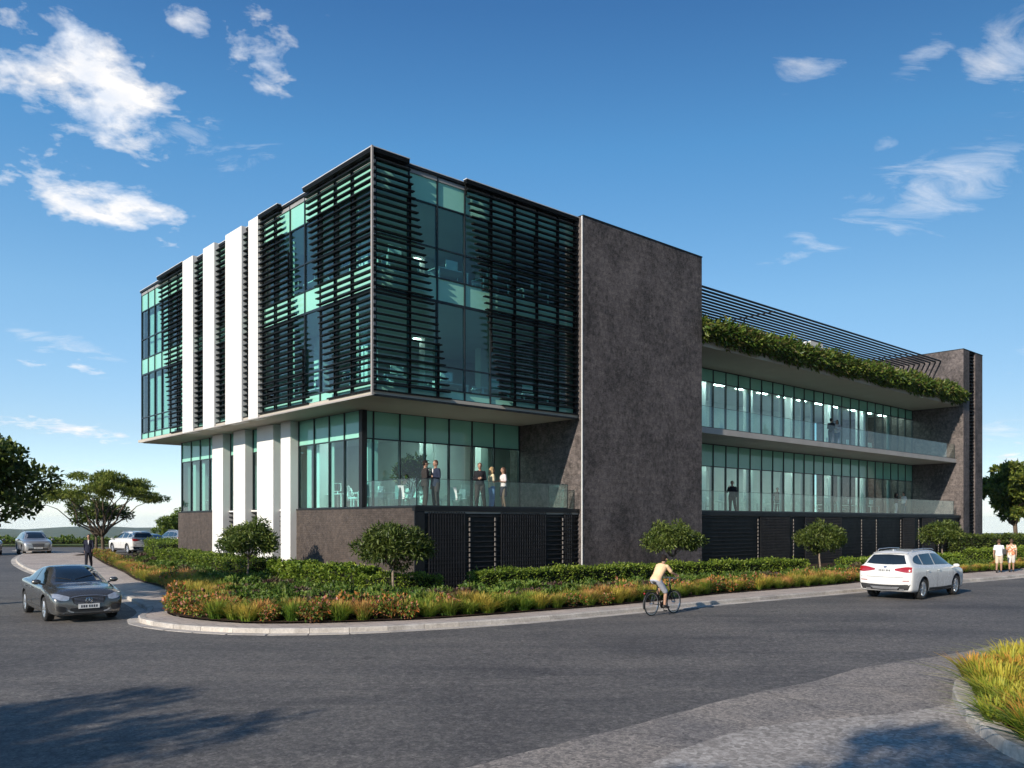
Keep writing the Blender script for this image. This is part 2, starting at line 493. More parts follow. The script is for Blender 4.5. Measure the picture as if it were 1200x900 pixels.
# terrain: the site is a plateau that falls away to a hazy lowland
def terrain_h(x, y):
    r = math.hypot(x, y)
    edge = 118 + 14 * math.sin(math.atan2(x, y) * 3.1 + 1)
    h = -0.04
    if r > edge: h -= 60 * sstep(edge, edge + 520, r) + .5 * sstep(edge, edge + 30, r)
    if r > 900:
        az = math.degrees(math.atan2(x, y))
        f = math.exp(-((az + 26) / 17.0) ** 2) + .35 * math.exp(-((az + 8) / 12.0) ** 2) + .5 * math.exp(-((az - 33) / 5.0) ** 2)
        wob = 1 + .3 * math.sin(az * .9 + 1) + .2 * math.sin(az * 2.3)
        h += f * wob * (38 * sstep(2600, 4300, r) + 14 * sstep(1500, 2300, r) * (1 - sstep(2300, 3000, r)))
        h -= 4 * sstep(900, 1500, r) * (1 - min(1, f * 1.5))
    return h
rad = [0, 20, 50, 80, 95, 105, 112, 120, 128, 136, 146, 160, 180, 220, 280, 360, 460, 560, 640, 760, 900, 1100, 1400, 1700, 2000, 2300, 2600, 3000, 3400, 3800, 4200, 4700]
NA = 180
mb = MB(); vs = []; fs = []
for r in rad:
    for k in range(NA):
        a = 2 * math.pi * k / NA
        x, y = r * math.sin(a), r * math.cos(a)
        vs.append((x, y, terrain_h(x, y)))
for i in range(len(rad) - 1):
    for k in range(NA):
        k2 = (k + 1) % NA
        fs.append((i * NA + k, (i + 1) * NA + k, (i + 1) * NA + k2, i * NA + k2))
mb.add(vs, fs)
tag(mb.build('terrain', M['terrain'], smooth=True), kind='structure')
mb = MB(); n = 96
vs = [(600 * math.sin(2 * math.pi * k / n), 600 * math.cos(2 * math.pi * k / n), -62) for k in range(n)] + [(4900 * math.sin(2 * math.pi * k / n), 4900 * math.cos(2 * math.pi * k / n), -62) for k in range(n)]
mb.add(vs, [(k, n + k, n + (k + 1) % n, (k + 1) % n) for k in range(n)])
tag(mb.build('sea', M['sea']), kind='structure')

# road sheet (follows the slight rise to the car park)
mb = MB(); xs = np.concatenate([np.linspace(-75, -34, 12), np.linspace(-32, -10, 16), np.linspace(0, 90, 8)]); ys = np.concatenate([np.linspace(-30, 40, 6), np.linspace(43, 64, 12), np.linspace(68, 84, 3)])
vs = [(x, y, gh(x, y)) for y in ys for x in xs]; nx = len(xs)
mb.add(vs, [(j * nx + i, j * nx + i + 1, (j + 1) * nx + i + 1, (j + 1) * nx + i) for j in range(len(ys) - 1) for i in range(nx - 1)])
tag(mb.build('road', M['asphalt']), kind='structure')

# island with the building: outer kerb line, seen from above anticlockwise from the back left round the nose to the right
KERB_LEFT = [(-42.0, 71.5), (-37.4, 66.0), (-35.6, 61.5), (-32.0, 54.5), (-27.5, 47.8), (-21.0, 39.2), (-15.2, 32.0), (-13.4, 29.4), (-11.9, 27.0), (-11.05, 25.6)]
KERB_NOSE = [(-10.62, 24.5), (-10.45, 23.7), (-10.05, 22.7), (-9.2, 21.8), (-8.0, 21.0)]
KERB_RIGHT = [(-6.25, 20.45), (-4.15, 20.6), (-2.2, 21.35), (.46, 22.85), (3.56, 25.2), (7.07, 28.0), (13.4, 32.7), (19.6, 37.4), (24.9, 41.4), (36, 50.4), (55, 66.5), (72, 82)]
OUT = catmull(KERB_LEFT + KERB_NOSE + KERB_RIGHT, .4)
PLANT_LEFT = [(-30.6, 61.0), (-24.9, 51.4), (-20.3, 44.0), (-16.7, 37.6), (-14.0, 33.6), (-11.6, 29.3), (-10.6, 26.8)]
PLANT_NOSE = [(-10.1, 24.9), (-9.75, 23.9), (-9.0, 22.9), (-7.8, 22.0)]
PLANT_RIGHT = [(-6.4, 21.45), (-4.3, 21.7), (-2.0, 22.55), (.9, 24.5), (3.9, 26.8), (7.5, 30.3), (12.6, 34.2), (19.5, 40.2), (27.2, 46.0), (38, 55.5), (56, 72)]
PLT = catmull(PLANT_LEFT + PLANT_NOSE + PLANT_RIGHT, .4)

KERB_Z = 0.13
def close_back(line, far): return list(line) + far
island = close_back(OUT, [Vector((72, 100, 0)), Vector((-42, 100, 0))])
# the paved top is filled in two strips: between kerb and planting edge, and under the bed
def strip_between(name, a, b, z, mat, n=260):
    def at(line, u):
        L = [0]
        for p, q in zip(line, line[1:]): L.append(L[-1] + (q - p).length)
        d = u * L[-1]
        for i in range(len(L) - 1):
            if L[i + 1] >= d:
                return line[i].lerp(line[i + 1], (d - L[i]) / max(1e-9, L[i + 1] - L[i]))
        return line[-1]
    return at
def offset_line(line, d):
    out = []
    for i, p in enumerate(line):
        t = (line[min(i + 1, len(line) - 1)] - line[max(i - 1, 0)]).normalized()
        out.append(p + Vector((-t.y, t.x, 0)) * d)      # left of travel = into the island
    return out
KIN = offset_line(OUT, .17)
tag(tri_poly('footpath', [Vector((p.x, p.y, 0)) for p in KIN] + [Vector((72, 82, 0)), Vector((60, 76, 0))][:0] + [Vector((p.x, p.y, 0)) for p in reversed(PLT)] + [Vector((-32.5, 63.5, 0))], KERB_Z - .006, M['paving'], gh), kind='structure')
bed = [Vector((p.x, p.y, 0)) for p in PLT] + [LW(62, 30), LW(0, 38), Vector((-31, 62, 0))]
tag(tri_poly('planting_bed', bed, KERB_Z + .03, M['soil'], gh), kind='structure')

def kerb_run(name, line, w, z0, z1, seg, mat, bev=.025):
    """concrete kerb stones laid end to end with thin joints, one mesh for the whole kerb"""
    pts = resample(line, seg); mb = MB()
    for a, b in zip(pts, pts[1:]):
        d = (b - a).normalized(); nrm = Vector((-d.y, d.x, 0)); a2 = a + d * .006; b2 = b - d * .006
        ring = []
        for p in (a2, b2):
            h = gh(p.x, p.y)
            ring.append([(p.x + nrm.x * o, p.y + nrm.y * o, z + h) for o, z in ((0, z0), (0, z1 - bev), (bev, z1), (w, z1), (w, z0))])
        mb.loft([ring[0][::-1], ring[1][::-1]])
    return mb.build(name, mat, recalc=True)
tag(kerb_run('kerb', OUT, .17, -.05, KERB_Z, .95, M['kerb']), kind='structure')
# flush concrete gutter in front of the kerb
GUT = offset_line(OUT, -.30)
pts = resample(OUT, .95)
mb = MB()
for a, b in zip(pts, pts[1:]):
    d = (b - a).normalized(); nrm = Vector((d.y, -d.x, 0)); a2 = a + d * .004; b2 = b - d * .004
    q = [a2 + nrm * .002, a2 + nrm * .28, b2 + nrm * .28, b2 + nrm * .002]
    mb.add([(p.x, p.y, gh(p.x, p.y) + .012) for p in q] + [(p.x, p.y, gh(p.x, p.y) - .03) for p in q], [(0, 1, 2, 3), (0, 4, 5, 1), (1, 5, 6, 2), (2, 6, 7, 3), (3, 7, 4, 0)])
tag(mb.build('gutter', M['kerb'], recalc=True), kind='structure')

# worn apron in the near right and the round bed with its kerb
apron = [(-2.0, 7.9), (-.38, 9.4), (.7, 10.4), (1.75, 11.35), (2.9, 12.5), (4.1, 13.55), (5.2, 14.4), (6.3, 15.5), (7.6, 16.4), (9.3, 17.5), (13, 20.2), (22, 25.5), (24, 12), (22, -6), (-2, -6)]
AP = [Vector((p.x + .015 * math.sin(i * 2.3), p.y + .015 * math.cos(i * 1.7), 0)) for i, p in enumerate(catmull(apron[:12], .35))] + [Vector((x, y, 0)) for x, y in apron[12:]]
tag(tri_poly('apron', AP, .005, M['apron']), kind='structure')
tag(tri_poly('apron_patch', [(1.3, 9.1), (1.9, 9.9), (2.6, 10.6), (3.2, 11.1), (4.2, 11.5), (5.3, 11.85), (6.1, 12.25), (6.9, 12.8), (9, 11), (9, 5), (0, 5), (.6, 8)], .010, M['apron_coarse']), kind='structure')
ISL = catmull([(16, 18.5), (12.6, 17.5), (9.6, 15.9), (7.8, 14.4), (7.0, 13.4), (6.5, 12.4), (6.07, 11.23), (5.79, 10.24), (5.68, 9.38), (5.85, 8.3), (6.7, 7.1), (8.4, 6.3), (11, 5.7), (16, 5.4)], .3)
ISL = list(ISL)
tag(kerb_run('island_kerb', ISL, .26, -.04, .18, .8, M['kerb']), kind='structure')
tag(tri_poly('island_bed', offset_line(ISL, .255), .13, M['soil']), kind='structure')
# lawn beyond the tower and grass bank beyond the car park
tag(tri_poly('lawn', [(26, 58), (44, 60.5), (56, 72), (80, 92), (95, 120), (20, 118), (18, 100)], .10, M['lawn']), kind='structure')
tag(tri_poly('grass_bank', [(-95, 84), (-40, 82), (-14, 84), (-8, 96), (-20, 112), (-95, 108)], .36, M['lawn']), kind='structure')
# ------------------------------------------------------------------ the office building (local axes: x = t along the street facade, y = s along the end facade)
BLD = empty('office_building', CORNER, ANG, 'three storey office building with black louvred glass box, white fins and dark stone slabs', 'building')
def bbox(name, mat, *b, parent=None, **kw):
    return MB().box(*b).build(name, mat, parent or BLD, **kw)

ROOF = 16.03; BOX0 = 7.30; FL0 = 3.24; FL1 = 7.46; FL2 = 11.95
GP = 0.30            # glass plane of the raised box behind the louvre plane
SEND = 24.85         # far end of the box on the sunny side
PX0, PX1 = 10.65, 19.41      # big stone slab
TX0, TX1 = 53.55, 57.5       # tower
WING0 = PX1

# --- solid walls, slabs
def wall_box(name, mat, boxes, parent=BLD):
    mb = MB()
    for b in boxes: mb.box(*b)
    return mb.build(name, mat, parent)
wall_box('stone_slab_wall', M['stone'], [(PX0, PX1, -.2, 4.6, 0, 16.10)])
bbox('stone_slab_coping', M['black'], PX0 - .004, PX1 + .02, -.225, 4.6, 16.103, 16.16)
bbox('stone_slab_edge', M['coping'], PX0 - .045, PX0 - .003, -.215, -.15, 0, 16.10)
# tower with a recessed louvred slot on its street side
SL0, SL1 = 54.75, 55.95
wall_box('tower_wall', M['stone'], [(TX0, SL0, -.2, 12, 0, 16.15), (SL1, TX1, -.2, 12, 0, 16.15), (SL0, SL1, .45, 12, 0, 16.13)])
bbox('slot_back', M['black'], SL0 + .001, SL1 - .001, .35, .449, 0, 16.12)
tl = MB()
for i in range(60):
    z = .35 + i * .265
    tl.box(SL0 + .003, SL1 - .003, -.12, .10, z, z + .07)
tower_slot = tl.build('slot_louvre', M['louvre'], BLD)
bbox('tower_coping', M['black'], TX0 - .02, TX1 + .02, -.225, 12.02, 16.153, 16.2)
# box floor with plaster soffit, roof, copings
bbox('box_soffit', M['soffit'], GP - .2, PX0 - .002, GP - .2, 23.9, BOX0 - .02, BOX0 + .12)
bbox('box_soffit_tail', M['soffit'], GP - .2, 12.0, 23.902, SEND + .05, BOX0 - .02, BOX0 + .12)
bbox('box_floor', M['carpet'], GP + .1, 19.3, GP + .1, SEND - .1, BOX0 + .122, FL1)
bbox('box_floor', M['carpet'], GP + .1, 19.3, GP + .1, SEND - .1, 11.25, FL2)
bbox('box_ceiling', M['ceiling'], GP + .1, 19.3, GP + .1, SEND - .1, 11.10, 11.248)
bbox('box_ceiling', M['ceiling'], GP + .1, 19.3, GP + .1, SEND - .1, 14.75, 14.9)
bbox('box_roof', M['roofing'], GP - .04, 19.39, GP - .04, SEND + .04, 15.72, ROOF - .135)
bbox('roof_coping', M['coping'], GP - .1, GP + .25, GP - .1, SEND + .1, ROOF - .03, ROOF)
bbox('roof_fascia', M['black'], GP - .09, GP + .24, GP - .09, SEND + .09, ROOF - .13, ROOF - .032)
bbox('roof_fascia', M['black'], GP + .242, PX0 - .05, GP - .09, GP + .24, ROOF - .13, ROOF - .032)
bbox('roof_coping', M['coping'], GP + .252, PX0 - .05, GP - .1, GP + .25, ROOF - .03, ROOF)
bbox('box_end_wall', M['stone'], .45, 19.3, SEND + .0, SEND + .25, BOX0 - .02, 15.7)
bbox('box_rear_wall', M['stone'], 19.1, 19.4, 4.61, SEND - .01, 0, 15.71)
bbox('bottom_trim', M['trim'], .0, .09, .0, 23.5, BOX0 - .075, BOX0 - .021)
bbox('bottom_trim', M['black'], .092, PX0 - .05, .0, .09, BOX0 - .09, BOX0 - .021)
bbox('bottom_trim_soffit', M['soffit'], .091, PX0 - .05, .091, SEND - .3, BOX0 - .05, BOX0 - .0215)
bbox('corner_post', M['trim'], -.035, .035, -.035, .035, BOX0 - .09, ROOF + .06)

# --- windows: one per bay and storey; axis 't' lies along the street, axis 's' along the sunny end
WIN_N = 0
def fbox(mb, axis, a0, a1, d0, d1, z0, z1):
    if axis == 't': mb.box(a0, a1, d0, d1, z0, z1)
    else: mb.box(d0, d1, a0, a1, z0, z1)
def window(axis, d, a0, a1, z0, z1, spans=(), trans=(), fw=.055, fd=.14, last=False, name='window', glass='glass'):
    """one glazed bay: clear glass, its frame, and its mint spandrel strips"""
    mb = MB()
    # clear glass between the spandrels
    cuts = sorted(spans); z = z0
    parts = []
    for s0, s1 in cuts:
        if s0 - z > .02: parts.append((z, s0))
        z = s1
    if z1 - z > .02: parts.append((z, z1))
    for p0, p1 in parts:
        if axis == 't': mb.quad((a0, d, p0), (a1, d, p0), (a1, d, p1), (a0, d, p1))
        else: mb.quad((d, a1, p0), (d, a0, p0), (d, a0, p1), (d, a1, p1))
    w = mb.build(name, M[glass], BLD)
    fr = MB()
    fbox(fr, axis, a0 - fw / 2, a0 + fw / 2, d - .05, d + fd - .05, z0, z1)
    if last: fbox(fr, axis, a1 - fw / 2, a1 + fw / 2, d - .05, d + fd - .05, z0, z1)
    e0, e1 = a0 + fw / 2 + .001, a1 - fw / 2 - .001
    zs = [z0 + .02, z1 - .02] + list(trans)
    for s0, s1 in cuts:
        if s0 > z0 + .1: zs.append(s0)
        if s1 < z1 - .1: zs.append(s1)
    for zz in zs:
        fbox(fr, axis, e0, e1, d - .04, d + .05, zz - .025, zz + .025)
    fr.build('frame', M['mullion'], w)
    if cuts:
        for s0, s1 in cuts:
            sp = MB(); fbox(sp, axis, e0, e1, d + .004, d + .045, s0 + .026, s1 - .026)
            sp.build('spandrel', M['spandrel'], w)
    return w

def bays(axis, d, edges, *a, **k):
    for i, (p, q) in enumerate(zip(edges, edges[1:])):
        window(axis, d, p, q, *a, last=(i == len(edges) - 2), **k)

right_edges = [.30, 1.78, 3.09, 4.43, 5.75, 7.03, 8.29, 9.53, 10.63]
left_a = [.33, 1.72, 2.95, 4.2, 5.44, 6.7, 7.95, 9.16]
slots = [(10.1, 10.81), (12.57, 13.85), (15.2, 16.5)]
left_b = [17.87, 19.1, 20.35, 21.6, 22.7, 23.75, 24.83]
for z0, z1, sp, tr in ((BOX0 + .13, 11.14, [(BOX0 + .13, 7.80)], (8.68,)), (11.142, 15.9, [(11.142, 12.05), (14.78, 15.9)], (13.16,))):
    bays('t', GP, right_edges, z0, z1, sp, tr)
    bays('s', GP, left_a, z0, z1, sp, tr)
    for q in slots: bays('s', GP, list(q), z0, z1, sp, tr)
    bays('s', GP, left_b, z0, z1, sp, tr)

# --- louvre screens hung in front of the glass
def screen(axis, z0, z1, lo, hi, posts, depth=(0.0, .165), pitch=.25, thick=.048, cap=None, jag=0.0):
    """lo(z), hi(z): the ends of the blade at height z"""
    mb = MB(); z = z0 + .08; k = 0
    while z < z1 - .1:
        a, b = lo(z), hi(z)
        if b - a > .15:
            # blade with a raked lower edge
            d0, d1 = depth
            if axis == 't':
                vs = [(a, d0, z), (b, d0, z), (b, d1, z + .0), (a, d1, z + .0), (a, d0, z + thick), (b, d0, z + thick), (b, d1, z + thick), (a, d1, z + thick)]
            else:
                vs = [(d0, b, z), (d0, a, z), (d1, a, z), (d1, b, z), (d0, b, z + thick), (d0, a, z + thick), (d1, a, z + thick), (d1, b, z + thick)]
            mb.add(vs, [(0, 3, 2, 1), (4, 5, 6, 7), (0, 1, 5, 4), (1, 2, 6, 5), (2, 3, 7, 6), (3, 0, 4, 7)])
        z += pitch; k += 1
    o = mb.build('louvre_screen', M['louvre'], BLD)
    fr = MB()
    for p in posts:
        zs = [zz for zz in np.arange(z0, z1, .1) if lo(zz) + .02 < p < hi(zz) - .02]
        if zs: fbox(fr, axis, p - .03, p + .03, depth[1] + .002, depth[1] + .055, min(zs), max(zs) + .1)
    if cap:
        fbox(fr, axis, cap[0], cap[1], depth[0] - .005, depth[1] + .01, z1 - .09, z1)
    fr.build('screen_frame', M['louvre'], o)
    if cap:
        cp = MB(); fbox(cp, axis, cap[0] - .01, cap[1] + .01, depth[0] - .02, depth[1] + .03, z1 + .002, z1 + .03)
        cp.build('screen_coping', M['coping'], o)
    return o
def lin(z, za, a, zb, b): return a + (b - a) * (z - za) / (zb - za)
ZT = ROOF + .03
screen('t', BOX0 + .03, ZT, lambda z: .045, lambda z: lin(z, 16, 1.6, 7.4, 3.6), right_edges[1:-1], cap=(.045, 1.62))
screen('t', BOX0 + .03, ZT, lambda z: lin(z, 16, 4.3, 7.4, 6.2), lambda z: 10.58, right_edges[1:-1] + [10.5], cap=(4.3, 10.6))
screen('s', BOX0 + .03, ZT, lambda z: .045, lambda z: lin(z, 16, 5.1, 7.4, 3.2), left_a[1:-1], cap=(.045, 5.12))
screen('s', BOX0 + .03, ZT, lambda z: lin(z, 16, 7.3, 7.4, 4.75), lambda z: 9.14, left_a[1:-1] + [9.05], cap=(7.3, 9.14))
for a, b in slots:
    screen('s', BOX0 + .03, ZT - .1, lambda z, a=a: a + .003, lambda z, b=b: b - .003, [(a + b) / 2 - .2], depth=(.07, .25))
screen('s', BOX0 + .03, ZT, lambda z: 17.87, lambda z: lin(z, 16, 21.6, 7.4, 19.7), left_b[:3], cap=(17.87, 21.6))
# return of louvre ends at the corner, small pale brackets
br = MB()
z = BOX0 + .3
while z < ROOF - .3:
    br.box(.30 - .2, .30 - .12, .045, .16, z, z + .12); z += .265
br.build('bracket', M['trim'], BLD)
# white fins of the raised box
for a, b in ((9.16, 10.1), (10.81, 12.57), (13.85, 15.2), (16.5, 17.86)):
    f = bbox('white_fin', M['white_fin'], 0.0, GP + .12, a, b, BOX0 - .06, ROOF + .03)

# --- lower storey: white fins down to the ground, brick base, glass
FT0 = 1.55; BT = 1.85; LG = 1.98
low_fins = ((9.17, 10.1), (10.85, 12.55), (13.86, 15.22), (16.5, 17.85))
for a, b in low_fins:
    bbox('white_fin', M['white_fin'], FT0, LG + .1, a, b, 0, BOX0 - .06)
wall_box('brick_base_wall', M['brick'], [(BT, LG + .3, .05, 9.168, 0, FL0 - .0)])
wall_box('brick_base_wall', M['brick'], [(BT, LG + .3, 17.852, 23.45, 0, FL0 - .0), (LG + .302, 10, 23.2, 23.45, 0, FL0)])
bbox('base_edge', M['black'], BT - .02, LG + .302, .02, 9.168, FL0 + .002, FL0 + .05)
bbox('base_edge', M['black'], BT - .02, LG + .302, 17.852, 23.47, FL0 + .002, FL0 + .05)
low_sp = [(6.12, BOX0 - .02)]
bays('s', LG, [3.92, 5.2, 6.45, 7.75, 9.16], FL0 + .052, BOX0 - .02, low_sp, ())
for (a, b) in ((10.1, 10.85), (12.55, 13.86), (15.22, 16.5)):
    bays('s', LG, [a, b], FL0 + .052, BOX0 - .02, low_sp, ())
    mb = MB(); z = .3
    while z < FL0:
        mb.box(BT + .02, LG + .12, a + .003, b - .003, z, z + .06); z += .22
    mb.build('base_louvre', M['podium_slat'], BLD)
    bbox('base_louvre_back', M['black'], LG + .15, LG + .3, a, b, 0, FL0)
    bbox('slot_sill', M['white_fin'], BT + .02, LG + .1, a + .002, b - .002, FL0 - .02, FL0 + .05)
bays('s', LG, [17.87, 19.2, 20.5, 21.8, 23.2], FL0 + .052, BOX0 - .02, low_sp, ())
TGS = 3.92
bays('t', TGS, [LG + .02, 2.55, 3.85, 5.15, 6.45, 7.75, 9.05, 10.62], FL0 + .052, BOX0 - .02, low_sp, ())
bbox('corner_column', M['black'], LG - .07, LG + .17, TGS - .17, TGS + .07, FL0, BOX0 - .02)
# terrace floor and dark louvred podium wall
bbox('terrace_floor', M['slab'], LG + .302, PX0 - .01, .06, 23.1, FL0 - .2, FL0)
bbox('terrace_edge', M['black'], BT - .02, PX0 - .02, -.02, .14, FL0 - .12, FL0 + .04)
def podium_wall(t0, t1, strips, dense):
    bbox('podium_wall', M['black'], t0, t1, .14, .5, 0, FL0 - .13)
    mb = MB(); z = .12
    while z < FL0 - .2:
        mb.box(t0 + .02, t1 - .02, .03, .138, z, z + .04); z += .2
    o = mb.build('podium_louvre_wall', M['podium_slat'], BLD)
    for a, b in dense:
        rb = MB(); x = a
        while x < b:
            rb.box(x, x + .035, .0, .028, .1, FL0 - .14); x += .13
        z = .14
        while z < FL0 - .2:
            rb.box(a, b, -.004, .027, z, z + .03); z += .16
        rb.build('rib_panel', M['podium_slat'], o)
    for s in strips:
        st = MB(); z = .15
        while z < FL0 - .35:
            st.box(s, s + .05, -.012, .027, z, z + .13); z += .2
        st.build('pale_post', M['strip'], o)
podium_wall(BT + .45, PX0 - .02, [4.44, 5.75, 9.6], [(2.5, 4.3), (6.1, 8.6), (9.75, 10.2)])
bbox('podium_corner', M['black'], BT, BT + .45, .0, .05, 0, FL0 - .125)
podium_wall(PX1 + .01, TX0 - .01, [24.9, 28.65, 37.1, 39.2, 42.9, 45.85, 49.3], [(25.2, 28.2), (30, 34.5), (43.3, 45.2), (46.5, 48.8)])

# --- glass balustrades (each run a part, panes butt jointed)
def balustrade(runs, z0, h, rail=True):
    for axis, d, a0, a1 in runs:
        mb = MB(); n = max(1, round(abs(a1 - a0) / 2.2)); st = (a1 - a0) / n
        for i in range(n):
            fbox(mb, axis, a0 + st * i + .008, a0 + st * (i + 1) - .008, d - .008, d + .008, z0, z0 + h)
        o = mb.build('glass_balustrade', M['glass_clear'], BLD)
        rl = MB(); fbox(rl, axis, a0, a1, d - .012, d + .012, z0 + h + .001, z0 + h + .018)
        fbox(rl, axis, a0, a1, d - .03, d + .03, z0 - .03, z0 + .05)
        for e in (a0, a1): fbox(rl, axis, e - .012, e + .012, d - .014, d + .014, z0 + .05, z0 + h)
        rl.build('handrail', M['mullion'], o)
balustrade([('t', .2, LG + .1, 10.1), ('s', LG + .1, .22, 3.7)], FL0 + .05, 1.05)
balustrade([('s', 10.12, .22, 1.4)], FL0 + .05, 1.05)

# --- the wing: terrace, balcony, planter slab and their glass
WG = 3.70
wing_edges = list(np.linspace(WING0 + .02, TX0 - .02, 27))
bbox('wing_terrace_floor', M['slab'], PX1 + .01, TX0 - .01, .06, 15, FL0 - .2, FL0 - .02)
bbox('wing_terrace_edge', M['black'], PX1 + .01, TX0 - .01, -.02, .14, FL0 - .19, FL0)
bbox('balcony_slab', M['slab'], PX1 + .005, TX0 - .005, .30, 15, 7.34, 7.64)
bbox('wing_roof_slab', M['soffit'], PX1 + .005, TX0 - .005, .12, 15, 11.75, 12.25)
bbox('planter_front', M['slab'], PX1 + .01, TX0 - .01, .13, .25, 12.252, 12.7)
bbox('planter_back', M['slab'], PX1 + .01, TX0 - .01, 1.3, 1.42, 12.252, 12.7)
bbox('wing_rear_wall', M['stone'], PX1 + .005, TX0 - .005, 15.0, 15.3, 0, 12.6)
bbox('wing_ceiling', M['ceiling'], PX1 + .01, TX0 - .01, WG + .2, 14.9, 7.1, 7.32)
bbox('wing_ceiling', M['ceiling'], PX1 + .01, TX0 - .01, WG + .2, 14.9, 11.5, 11.72)
bbox('wing_carpet', M['carpet'], PX1 + .01, TX0 - .01, WG + .2, 14.9, 7.642, 7.66)
bays('t', WG, wing_edges, FL0 + .0, 7.32, [(6.0, 7.32)], (), name='glazing_bay', glass='glass_coated')
bays('t', WG, wing_edges, 7.66, 11.74, [(10.98, 11.74)], (), name='glazing_bay', glass='glass_coated')
balustrade([('t', .15, PX1 + .05, TX0 - 1.0)], FL0 + .03, 1.05)
balustrade([('t', .42, PX1 + .05, TX0 - .06)], 7.64, 1.12)
# pergola over the roof terrace: long pipes that bend down at the tower end
pg = MB()
for i in range(20):
    s = .15 + i * .39
    pts = [(PX1 + .02, s, 14.82), (44.0, s, 14.82), (50.12, s, 14.82), (50.16, s + .02, 14.77), (49.85, s + .45, 13.6), (49.5, s + .95, 12.3)]
    pg.tube(pts, .06, 6)
perg = pg.build('pergola', M['black'], BLD)
pp = MB()
for t in (27, 45):
    pp.box(t - .02, t + .02, .2, 7.6, 14.70, 14.75)
    for s in (2.2, 7.0): pp.box(t - .03, t + .03, s, s + .06, 12.25, 14.70)
pp.build('pergola_post', M['black'], perg)
bbox('roof_hatch', M['white_box'], 35.0, 36.6, 2.4, 4.0, 12.25, 14.55)

# --- inside: service cores, columns, small ceiling lamps, added fill panels
for z0, z1 in ((FL0, 7.27), (FL1 + .002, 11.098), (FL2 + .002, 14.748)):
    bbox('core_wall', M['core'], 9.5, 17.5, 9.0, 20.0, z0 + .002, z1)
    for s in (4.6, 8.6, 12.2, 16.0, 20.6):
        bbox('inner_column', M['column'], 2.55, 3.05, s - .25, s + .25, z0 + .002, z1)
    for t in (6.6, 9.9):
        bbox('inner_column', M['column'], t - .22, t + .22, 5.6, 6.04, z0 + .002, z1)
bbox('low_end_wall', M['core'], LG + .12, 10, 23.22, 23.4, FL0 + .06, 7.09)
bbox('low_rear_wall', M['core'], 9.6, 9.8, 20.1, 23.2, FL0 + .01, 7.09)
bbox('low_ceiling', M['ceiling'], LG + .1, PX0 - .01, TGS + .1, 23.1, 7.1, 7.26)
for z0, z1 in ((FL0, 7.09), (7.662, 11.49)):
    for t in np.arange(22, 53, 5.2):
        bbox('inner_column', M['column'], t - .22, t + .22, 5.2, 5.64, z0, z1)
    bbox('core_wall', M['core'], 27, 50, 10.5, 10.8, z0, z1)
# pale curtains drawn back beside the mullions of the sunny side
def curtain(t, s0, s1, z0, z1):
    mb = MB(); n = max(4, int((s1 - s0) / .05)); a = []
    for k in range(n + 1):
        s = s0 + (s1 - s0) * k / n
        a.append((t + .035 * (-1) ** k, s))
    vs = [(x, y, z0) for x, y in a] + [(x, y, z1) for x, y in a]
    mb.add(vs, [(k, k + 1, n + 2 + k, n + 1 + k) for k in range(n)])
    mb.build('curtain', M['curtain'], BLD)
M['curtain'] = plain('curtain_cloth', (.62, .62, .58), .9, 0, .06, 3)
for (s0, s1) in ((18.05, 18.5), (19.35, 19.75), (20.65, 21.2), (21.95, 22.3), (8.6, 8.95), (6.6, 6.8)):
    curtain(LG + .28, s0, s1, FL0 + .03, 7.08)
for z0, z1 in ((FL1 + .01, 11.09), (FL2 + .01, 14.74)):
    for (s0, s1) in ((19.25, 19.7), (21.75, 22.3), (22.85, 23.3), (23.9, 24.5), (7.1, 7.5), (2.0, 2.5)):
        curtain(GP + .35, s0, s1, z0, z1)
for z0, z1 in ((FL0 + .01, 7.08), (7.67, 11.49)):
    for k, t in enumerate(wing_edges[1:-1]):
        if k % 3 == 1 or k in (3, 12):
            mb = MB(); n = 12; w = .34 + .12 * (k % 2)
            a = [(t + .06 + w * q / n, WG + .30 + .03 * (-1) ** q) for q in range(n + 1)]
            mb.add([(x, y, z0) for x, y in a] + [(x, y, z1) for x, y in a], [(q, q + 1, n + 2 + q, n + 1 + q) for q in range(n)])
            mb.build('curtain', M['curtain'], BLD)
lamp_fill_rows = []
for z in (11.098, 14.748):
    for t in (6.2,):
        for s in (6.0,): lamp_fill_rows.append((t, s, z, .15))
for t in (3.5, 6.0, 8.5):
    for s in (4.9, 6.4, 8.0): lamp_fill_rows.append((t, s, 7.098, .6))
for z in (7.098, 11.498):
    for t in np.arange(22, 53, 2.58):
        for s in (4.7, 5.9): lamp_fill_rows.append((t, s, z, .55))
for (t, s, z, w) in lamp_fill_rows:
    bbox('ceiling_lamp_or_fill', M['lamp' if w < .3 else 'hidden_fill'], t - w, t + w, s - .09, s + .09, z - .03, z)  # wide ones are added fill light, hidden above the glass heads
# ------------------------------------------------------------------ foliage
M['bark'] = plain('bark', (.10, .075, .055), .9, 0, .35, 9.0, .2, 0, .6)
M['pale_bark'] = plain('pale_bark', (.22, .17, .13), .9, 0, .3, 9.0, .2, 0, .6)
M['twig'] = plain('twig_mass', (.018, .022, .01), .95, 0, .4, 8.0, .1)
M['leaf_tree'] = leaf_mat('tree_leaf', [(.045, .090, .018), (.075, .128, .024), (.105, .165, .033), (.150, .210, .045)])
M['leaf_dark'] = leaf_mat('dark_leaf', [(.03, .05, .012), (.055, .085, .018), (.09, .13, .026), (.14, .17, .04)])
M['leaf_feather'] = leaf_mat('feather_leaf', [(.10, .14, .025), (.17, .22, .04), (.25, .30, .055), (.33, .36, .09)], .5, .5)
M['leaf_bright'] = leaf_mat('bright_leaf', [(.07, .11, .02), (.14, .19, .035), (.22, .27, .05), (.30, .32, .07)], .5, .42)
